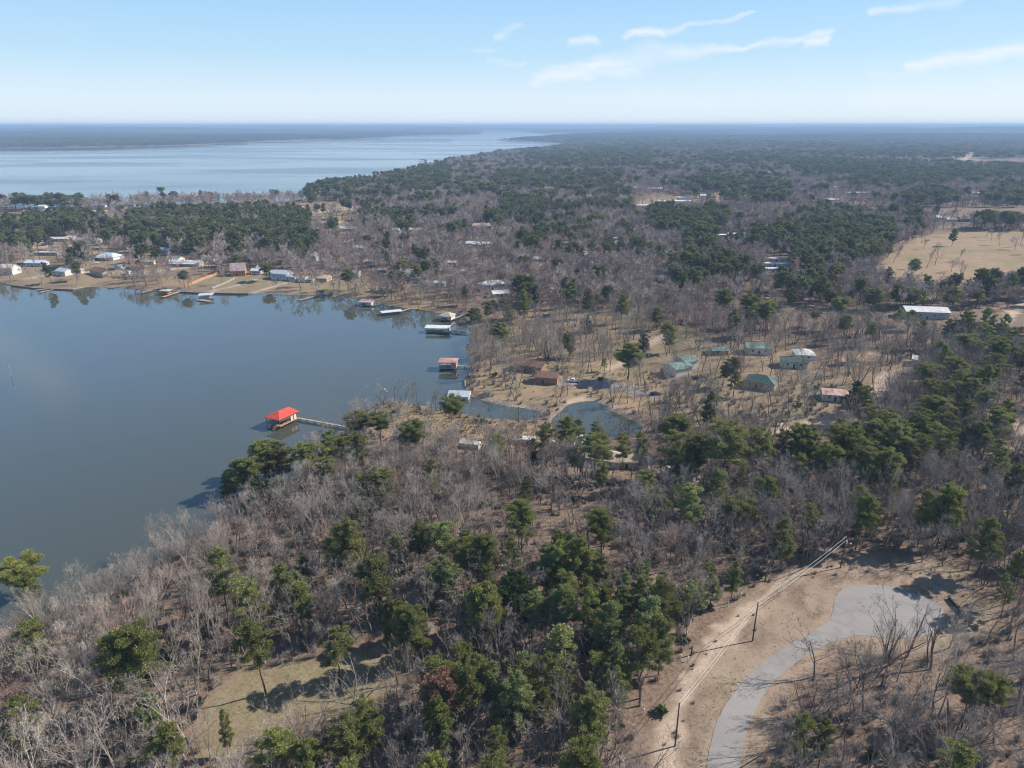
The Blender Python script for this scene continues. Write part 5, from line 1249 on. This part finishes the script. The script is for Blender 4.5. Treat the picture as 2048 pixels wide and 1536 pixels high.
# ------------------------------------------------------------------ plant the woods
def instances(name, X, Y, Z, rot, scl, idx, col, label, cat='woodland'):
    me = bpy.data.meshes.new(name); n = len(X); me.vertices.add(n)
    me.vertices.foreach_set('co', np.stack([X, Y, Z], -1).astype(np.float32).ravel())
    a = me.attributes.new('rot', 'FLOAT_VECTOR', 'POINT'); a.data.foreach_set('vector', rot.astype(np.float32).ravel())
    a = me.attributes.new('scl', 'FLOAT_VECTOR', 'POINT'); a.data.foreach_set('vector', scl.astype(np.float32).ravel())
    a = me.attributes.new('idx', 'INT', 'POINT'); a.data.foreach_set('value', idx.astype(np.int32))
    me.update(); o = bpy.data.objects.new(name, me); COL.objects.link(o)
    o['kind'] = 'stuff'; o['label'] = label; o['category'] = cat
    g = bpy.data.node_groups.new(name, 'GeometryNodeTree')
    g.interface.new_socket('Geometry', in_out='INPUT', socket_type='NodeSocketGeometry'); g.interface.new_socket('Geometry', in_out='OUTPUT', socket_type='NodeSocketGeometry')
    gi = g.nodes.new('NodeGroupInput'); go_ = g.nodes.new('NodeGroupOutput'); ip = g.nodes.new('GeometryNodeInstanceOnPoints')
    ci = g.nodes.new('GeometryNodeCollectionInfo'); ci.inputs['Collection'].default_value = col; ci.inputs['Separate Children'].default_value = True; ci.inputs['Reset Children'].default_value = True
    def na(nm, ty):
        q = g.nodes.new('GeometryNodeInputNamedAttribute'); q.data_type = ty; q.inputs['Name'].default_value = nm; return q.outputs[0]
    g.links.new(gi.outputs[0], ip.inputs['Points']); g.links.new(ci.outputs[0], ip.inputs['Instance']); ip.inputs['Pick Instance'].default_value = True
    g.links.new(na('idx', 'INT'), ip.inputs['Instance Index']); g.links.new(na('rot', 'FLOAT_VECTOR'), ip.inputs['Rotation']); g.links.new(na('scl', 'FLOAT_VECTOR'), ip.inputs['Scale'])
    g.links.new(ip.outputs[0], go_.inputs[0])
    md = o.modifiers.new('instances', 'NODES'); md.node_group = g; return o
def source(cname, items):
    """items: (name, trunk MB, crown MB, bark, leaf); objects kept in a collection of their own, alphabetical"""
    c_ = bpy.data.collections.new(cname)
    for i, (tr, cr, bk, lf) in enumerate(items):
        m_ = MB(); m_.add(tr.v, tr.f, 0); m_.add(cr.v, cr.f, 1)
        o = bpy.data.objects.new('%s_%02d' % (cname, i), m_.mesh('%s_%02d' % (cname, i), [M[bk], M[lf]])); c_.objects.link(o)
    return c_
nearB = [('b0','grey_bark','twig'),('b1','grey_bark','twig'),('b2','grey_bark','twig'),('b3','grey_bark','twig_dark'),('b4','grey_bark','twig'),('b5','grey_bark','twig_dark'),('b6','grey_bark','twig'),('b1','pale_bark','twig_pale'),('b0','grey_bark','twig_red'),('b7','grey_bark','twig'),('b8','grey_bark','twig')]
SB = source('bare_wood_source', [(*BARE[k], b_, l) for k, b_, l in nearB]); SBH = [EXT[k][1] for k, _, _ in nearB]
nearP = [('p0','needle'),('p1','needle'),('p2','needle'),('p3','needle'),('p4','needle_pale'),('p5','needle')]
SP_ = source('pine_wood_source', [(*PINE[k], 'bark', l) for k, l in nearP]); SPH = [EXT[k][1] for k, _ in nearP]
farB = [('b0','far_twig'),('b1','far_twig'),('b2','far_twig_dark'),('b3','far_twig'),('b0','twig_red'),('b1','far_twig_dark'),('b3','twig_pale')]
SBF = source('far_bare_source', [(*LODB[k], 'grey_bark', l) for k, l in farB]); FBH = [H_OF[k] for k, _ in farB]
SBG = source('horizon_bare_source', [(*LODB[k], 'grey_bark', l) for k, l in (('b0','twig'),('b1','twig_dark'),('b2','twig_dark'),('b3','twig'))]); GBH = [H_OF[k] for k in ('b0','b1','b2','b3')]
farP = [('p0','far_needle'),('p1','far_needle'),('p2','far_needle'),('p3','far_needle')]
SPF = source('far_pine_source', [(*LODP[k], 'bark', l) for k, l in farP]); FPH = [H_OF[k] for k, _ in farP]

def split(X, Y, Z, S, rs, hb=(9, 17), hp=(12, 21)):
    n = len(X); hB = rs.uniform(*hb, n)*np.where(S < 10, .8, 1); hP = rs.uniform(*hp, n)
    p, u, v = pine_prob(X, Y, Z, 14.0); isp = rs.rand(n) < p
    return isp, hB, hP, u, v
# zone 1: up to 430 m, every tree placed; nearest 300 of a kind become objects of their own
X, Y, Z, S, rs = wood_points(4.15, 85, 430, 5)
isp, hB, hP, u, v = split(X, Y, Z, S, rs)
keep = np.ones(len(X), bool)
for i in range(NHERO):      # leave room round the single pines
    keep &= ~(np.hypot(X-HXY[i, 0], Y-HXY[i, 1]) < max(1.6, HW[i]*.30))
for i in range(NHERO, len(HBXY)): keep &= ~(np.hypot(X-HBXY[i, 0], Y-HBXY[i, 1]) < 2.5)
# no bare tree in front of the lone pine and its clearing
X, Y, Z, S, isp, hB, hP, u, v = [q[keep] for q in (X, Y, Z, S, isp, hB, hP, u, v)]
# low trees on the point and on the water's edge
hB = np.where(zone('penin', X, Y, 6) > .3, hB*.62, hB)
hB = np.where((v > 1000) & (u < 1250) & (u > 420), hB*.85, hB)
print('near trees', len(X), 'pines', isp.sum())
vis = (u > -40) & (u < 2090) & (v < 1620)
dist = np.sqrt(X**2+Y**2+(CAMZ-Z)**2)
def pale_prob(u, v): return np.where((u < 560) & (v > 980), .6, np.where((u < 1000) & (v > 760) & (v < 1000), .5, .14))
kindB = rs.choice(9, len(X), p=[.15,.15,.13,.11,.13,.06,.09,.09,.09])
nB = sum(1 for q in TREES if q['name'] == 'leafless_tree'); nP = sum(1 for q in TREES if q['name'] == 'pine_tree')
order = np.argsort(dist); indB = []; indP = []
for i in order:
    if not vis[i]: continue
    if isp[i]:
        if len(indP) < 300-nP: indP.append(i)
    elif len(indB) < 300-nB: indB.append(i)
ind = set(indB) | set(indP)
pp = pale_prob(u, v); LOOKB = {}
for i in sorted(ind):
    if isp[i]:
        kd = RT.choice(['p0', 'p1', 'p2', 'p4', 'p6', 'p7', 'p8']); tree(kd, RT.choice(['needle', 'needle', 'needle_pale']), 'bark', float(X[i]), float(Y[i]), float(Z[i]), float(hP[i]*.8), None, 'pine_tree', 'pine tree', RT)
    else:
        r_ = RT.random(); lf = 'twig_pale' if r_ < pp[i] else ('twig_red' if r_ > .93 else ('twig_dark' if r_ > .72 else 'twig'))
        tree('b%d' % kindB[i], lf, 'pale_bark' if lf == 'twig_pale' else 'grey_bark', float(X[i]), float(Y[i]), float(Z[i]), float(hB[i]), None, 'leafless_tree', 'leafless tree', RT)
rest = np.array([i for i in range(len(X)) if i not in ind])
def emit(name, X, Y, Z, h, col, HS, label, rs, idx=None, wide=1.0):
    n = len(X); idx = rs.randint(0, len(HS), n) if idx is None else idx
    sc = h/np.array(HS)[idx]; scl = np.stack([sc*wide*rs.uniform(.85, 1.2, n), sc*wide*rs.uniform(.85, 1.2, n), sc], -1)
    rot = np.stack([rs.normal(0, .04, n), rs.normal(0, .04, n), rs.uniform(0, 6.283, n)], -1)
    return instances(name, X, Y, Z-.1, rot, scl, idx, col, label)
rb = rest[~isp[rest]]; rp = rest[isp[rest]]
r_ = rs.rand(len(rb)); ix = np.where(r_ < pp[rb]*.8, 7, np.where(r_ > .95, 8, np.array([0,1,2,3,4,5,6,9,10])[kindB[rb]]))
emit('bare_wood', X[rb], Y[rb], Z[rb], hB[rb], SB, SBH, 'dense leafless grey wood filling the ground between the nearer single trees and the bay', rs, ix)
if len(rp): emit('pine_wood', X[rp], Y[rp], Z[rp], hP[rp], SP_, SPH, 'green pines scattered through the leafless wood at middle distance', rs)
# zone 2: 430 to 1000 m
X, Y, Z, S, rs = wood_points(6.0, 430, 1000, 6); isp, hB, hP, u, v = split(X, Y, Z, S, rs, (9, 16), (12, 19))
print('zone2', len(X), isp.sum())
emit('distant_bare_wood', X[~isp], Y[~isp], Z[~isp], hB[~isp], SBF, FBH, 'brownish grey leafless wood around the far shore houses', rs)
emit('distant_pine_wood', X[isp], Y[isp], Z[isp], hP[isp], SPF, FPH, 'dark green pine groves around the far shore houses', rs)
# zone 3: 1000 to 2400 m
X, Y, Z, S, rs = wood_points(9.5, 1000, 2400, 7); isp, hB, hP, u, v = split(X, Y, Z, S, rs, (10, 16), (13, 20))
print('zone3', len(X), isp.sum())
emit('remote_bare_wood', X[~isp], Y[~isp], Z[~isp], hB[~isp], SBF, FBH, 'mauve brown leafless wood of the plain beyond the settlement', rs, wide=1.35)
emit('remote_pine_wood', X[isp], Y[isp], Z[isp], hP[isp], SPF, FPH, 'dark green pine belts of the plain beyond the settlement', rs, wide=1.35)
# zone 4: 2400 to 5200 m
X, Y, Z, S, rs = wood_points(19, 2400, 5600, 8); isp, hB, hP, u, v = split(X, Y, Z, S, rs, (11, 16), (13, 19))
print('zone4', len(X), isp.sum())
emit('horizon_bare_wood', X[~isp], Y[~isp], Z[~isp], hB[~isp], SBG, GBH, 'hazy leafless wood several kilometres away', rs, wide=2.3)
emit('horizon_pine_wood', X[isp], Y[isp], Z[isp], hP[isp], SPF, FPH, 'hazy blue green pine wood several kilometres away', rs, wide=2.3)
# row of trees against the big lake, and brush
rs = np.random.RandomState(9)
n = 150; a = rs.uniform(-30, 610, n); x_, y_, _ = flat(a, np.full(n, 412.0)+rs.uniform(-1, 5, n), 1.0); z_ = ground(x_, y_); k = z_ > 0
emit('lakeside_tree_row', x_[k], y_[k], z_[k], rs.uniform(9, 21, k.sum()), SBF, FBH, 'thin row of tall leafless trees standing against the big lake', rs, wide=.8)
# understory brush and saplings
def brush(seed, leaf, n=70, h=1.6, ev=False):
    rng = random.Random(seed); tr = MB(); cr = MB()
    for k in range(n):
        an = rng.random()*6.28; r = rng.random()*.9; p = Vector((math.cos(an)*r*.4, math.sin(an)*r*.4, 0)); q = Vector((math.cos(an)*r, math.sin(an)*r, h*(.5+.5*rng.random())))
        s_ = (q-p).normalized().cross(rdir(rng)).normalized()*.03; cr.add([p-s_, p+s_, q], [(0,1,2)])
        for _ in range(4):
            o_ = p.lerp(q, .3+.6*rng.random()); e_ = o_+rdir(rng)*.45+Vector((0,0,.2)); cr.add([o_-s_*.7, o_+s_*.7, e_], [(0,1,2)])
    tr.tube((0,0,-.1),(0,0,h*.4),.03,.02,3)
    if ev:
        for _ in range(7): blob(cr, Vector((rng.uniform(-.7,.7), rng.uniform(-.7,.7), h*rng.uniform(.3,.8))), .55, 26, .22, rng)
    return (tr, cr, 'grey_bark', leaf)
SBR = source('brush_source', [brush(1,'twig'), brush(2,'twig_dark'), brush(3,'twig_red'), brush(4,'twig_pale'), brush(5,'leafy',20,1.4,True), brush(6,'twig',90,2.6)])
X, Y, Z, S, rs = wood_points(2.2, 88, 330, 15, .84, 30)
k = rs.rand(len(X)) < .8*np.where(zone('verge', X, Y, 4) > .3, .0, 1); X, Y, Z = X[k], Y[k], Z[k]; n = len(X); print('brush', n)
idx = rs.choice(6, n, p=[.30,.26,.12,.12,.06,.14]); sc = rs.uniform(.45, 1.35, n); 
instances('brush', X, Y, Z-.05, np.stack([np.zeros(n), np.zeros(n), rs.uniform(0, 6.28, n)], -1), np.stack([sc*1.2, sc*1.2, sc], -1), idx, SBR, 'low tangled brown brush and saplings under the trees', 'undergrowth')
vx_, vy_ = np.meshgrid(np.arange(10, 190, 2.6), np.arange(90, 230, 2.6)); vx_ = vx_.ravel()+rs.uniform(-1.2,1.2,vx_.size); vy_ = vy_.ravel()+rs.uniform(-1.2,1.2,vy_.size)
k = (zone('verge', vx_, vy_, 4) > .4) & (poly_sd(Z_ROAD, vx_, vy_) > 5) & (rs.rand(len(vx_)) < np.clip(fbm(vx_/9, vy_/9, 95)*3-1.25, 0, .8)); vx_, vy_ = vx_[k], vy_[k]; n = len(vx_); sc = rs.uniform(.25, .6, n)
instances('verge_scrub', vx_, vy_, ground(vx_, vy_)-.03, np.stack([np.zeros(n), np.zeros(n), rs.uniform(0, 6.28, n)], -1), np.stack([sc*1.5, sc*1.5, sc], -1), rs.choice([0, 2, 3], n), SBR, 'low dry scrub patches on the bare verge between road and wood', 'undergrowth')
# dry tussocks on the verge, clearing and reedy point
def tuft(seed, leaf):
    rng = random.Random(seed); cr = MB(); tr = MB(); tr.tube((0,0,0),(0,0,.1),.02,.02,3)
    for k in range(40):
        an = rng.random()*6.28; p = Vector((math.cos(an)*.12, math.sin(an)*.12, 0)); q = Vector((math.cos(an)*.4, math.sin(an)*.4, .25+.3*rng.random())); s_ = Vector((-math.sin(an), math.cos(an), 0))*.03
        cr.add([p-s_, p+s_, q], [(0,1,2)])
    return (tr, cr, 'grey_bark', leaf)
M['straw'] = foliage('straw', (.42,.32,.20), (.52,.42,.28), (.36,.26,.15)); M['olive grass'] = foliage('olive grass', (.13,.14,.05), (.20,.19,.08), (.17,.15,.07))
STF = source('tuft_source', [tuft(1,'straw'), tuft(2,'straw'), tuft(3,'olive grass')])
xs_, ys_ = np.meshgrid(np.arange(-170, 260, 1.15), np.arange(88, 330, 1.15)); xs_ = xs_.ravel()+rs.uniform(-.6,.6,xs_.size); ys_ = ys_.ravel()+rs.uniform(-.6,.6,ys_.size)
dn = np.maximum.reduce([zone('verge', xs_, ys_, 4)*.7, zone('clear', xs_, ys_, 3)*.4, zone('penin', xs_, ys_, 2)*1.0])*np.clip(fbm(xs_/5, ys_/5, 91)*3-.9, 0, 1)
k = rs.rand(len(xs_)) < dn; xs_, ys_ = xs_[k], ys_[k]; k = poly_sd(Z_ROAD, xs_, ys_) > .8; xs_, ys_ = xs_[k], ys_[k]; s_ = shore(xs_, ys_); k = s_ > .2; xs_, ys_, s_ = xs_[k], ys_[k], s_[k]
n = len(xs_); print('tufts', n); sc = rs.uniform(.35, .9, n)*np.where(zone('penin', xs_, ys_, 2) > .4, 2.1, .6)
instances('dry_grass', xs_, ys_, height_sd(xs_, ys_, s_)-.02, np.stack([np.zeros(n), np.zeros(n), rs.uniform(0, 6.28, n)], -1), np.stack([sc, sc, sc], -1), np.where(zone('clear', xs_, ys_, 2) > .4, rs.randint(1, 3, n), rs.randint(0, 2, n)), STF, 'dry straw coloured grass tufts on verge, clearing and reedy point', 'grass')

# ------------------------------------------------------------------ words for the trees
LMS = [((560,850),'red roofed boathouse'),((668,1372),'lone pine of the clearing'),((1776,1220),'turning circle'),((1681,1135),'lamp carrying utility pole'),((1505,1282),'middle utility pole'),((1350,1492),'nearest utility pole'),
 ((1190,850),'pond'),((1147,764),'white pickup'),((1360,742),'green roofed workshop'),((1668,795),'rusty red roofed cabin'),((1522,768),'dark green hip roofed house'),((1582,730),'white home with dark green roof'),((1514,705),'barn with open gable'),
 ((897,737),'pink roofed boathouse'),((876,664),'flat white roofed boathouse'),((920,800),'creek mouth boathouse'),((769,808),'windsock'),((940,895),'covered camper'),((1200,925),'cream house hidden by pines'),((1352,945),'travel trailer between pines'),
 ((875,1490),'dead brown pine'),((1910,1215),'silt fence'),((1372,1275),'fallen pale tree'),((1287,1428),'lone white marker tube'),((268,1429),'tall pine of the left wood'),((471,1269),'pale green pine left of the clearing'),((560,1500),'lower end of the clearing'),((20,1500),'bottom left corner'),((20,1290),'left end of the near shore'),
 ((230,1190),'near shore'),((545,1005),'westernmost spit of the near shore'),((1043,1100),'tall green pine of the middle wood'),((961,1265),'round yellowish evergreen'),((1485,1067),'yellowish pine behind the verge'),((1575,1050),'great bare oak'),((1880,1110),'pine pair above the turning circle'),((2000,1460),'yellowish twin pine'),
 ((1608,1531),'small pines right of the road'),((1176,1523),'umbrella shaped pine'),((740,1005),'wooded middle of the near bank'),((1828,727),'motor home'),((1716,845),'great dark cedar'),((1560,850),'white rowing boats'),((1846,634),'long grey building'),((980,1480),'bottom middle'),((1830,1480),'bottom right wood'),((2030,1300),'right edge'),((1650,1450),'inner bend of the road'),((820,1350),'right end of the clearing'),((1300,1380),'trunk group at the sandy track'),
 ((478,549),'steep roofed cabin'),((1095,763),'brown house'),((1556,530),'three mobile homes'),((1750,505),'field edge'),((984,577),'white two storey house'),((828,556),'grey blue house'),((178,485),'grey roofed ranch house'),((1475,473),'two end to end mobile homes'),((1900,640),'reddish tree')]
LMW = np.array([at1(*p) for p, _ in LMS])[:, :2]
ORD = ['', 'second ', 'third ', 'fourth ', 'fifth ', 'sixth ', 'seventh ', 'eighth ', 'ninth ', 'tenth ', 'eleventh ', 'twelfth ', 'thirteenth ', 'fourteenth ', 'fifteenth ', 'sixteenth ', 'seventeenth ', 'eighteenth ', 'nineteenth ', 'twentieth ', 'twenty-first ', 'twenty-second ', 'twenty-third ', 'twenty-fourth ']
LOOKW = {'needle': 'green', 'needle_pale': 'pale green', 'needle_yellow': 'yellow green', 'cedar': 'dark green', 'leafy': 'glossy dark green', 'dead': 'dead brown', 'twig': 'grey', 'twig_pale': 'pale', 'twig_dark': 'dark', 'twig_red': 'reddish'}
NAMEW = {'pine_tree': 'pine', 'cedar_tree': 'cedar', 'evergreen_tree': 'evergreen tree', 'leafless_tree': 'leafless tree'}
buckets = {}
for q in TREES:
    d = np.hypot(LMW[:, 0]-q['x'], LMW[:, 1]-q['y']); j = int(np.argmin(d)); vx, vy = q['x']-LMW[j, 0], q['y']-LMW[j, 1]
    b_ = math.atan2(LMW[j, 0], LMW[j, 1]); fx = vx*math.cos(b_)-vy*math.sin(b_); fy = vx*math.sin(b_)+vy*math.cos(b_)
    side = ('behind' if fy > 0 else 'in front of') if abs(fy) > abs(fx) else ('right of' if fx > 0 else 'left of')
    buckets.setdefault((LOOKW[q['mat']], NAMEW[q['name']], side, LMS[j][1]), []).append((d[j], q))
for (lk, nm, side, lm), L in buckets.items():
    L.sort(key=lambda z_: z_[0])
    for k, (d_, q) in enumerate(L):
        o = q['o']; n = len(L); ordn = '' if n == 1 else (ORD[k]+'nearest ' if k < len(ORD) else 'farther ')
        o['label'] = ('%s%s %s %s the %s' % (ordn, lk, nm, side, lm)).strip()
        o['group'] = {'pine_tree': 'pines of the near woods', 'leafless_tree': 'leafless trees of the near woods', 'cedar_tree': 'cedars', 'evergreen_tree': 'round evergreens'}[q['name']]
print('trees', len(TREES))
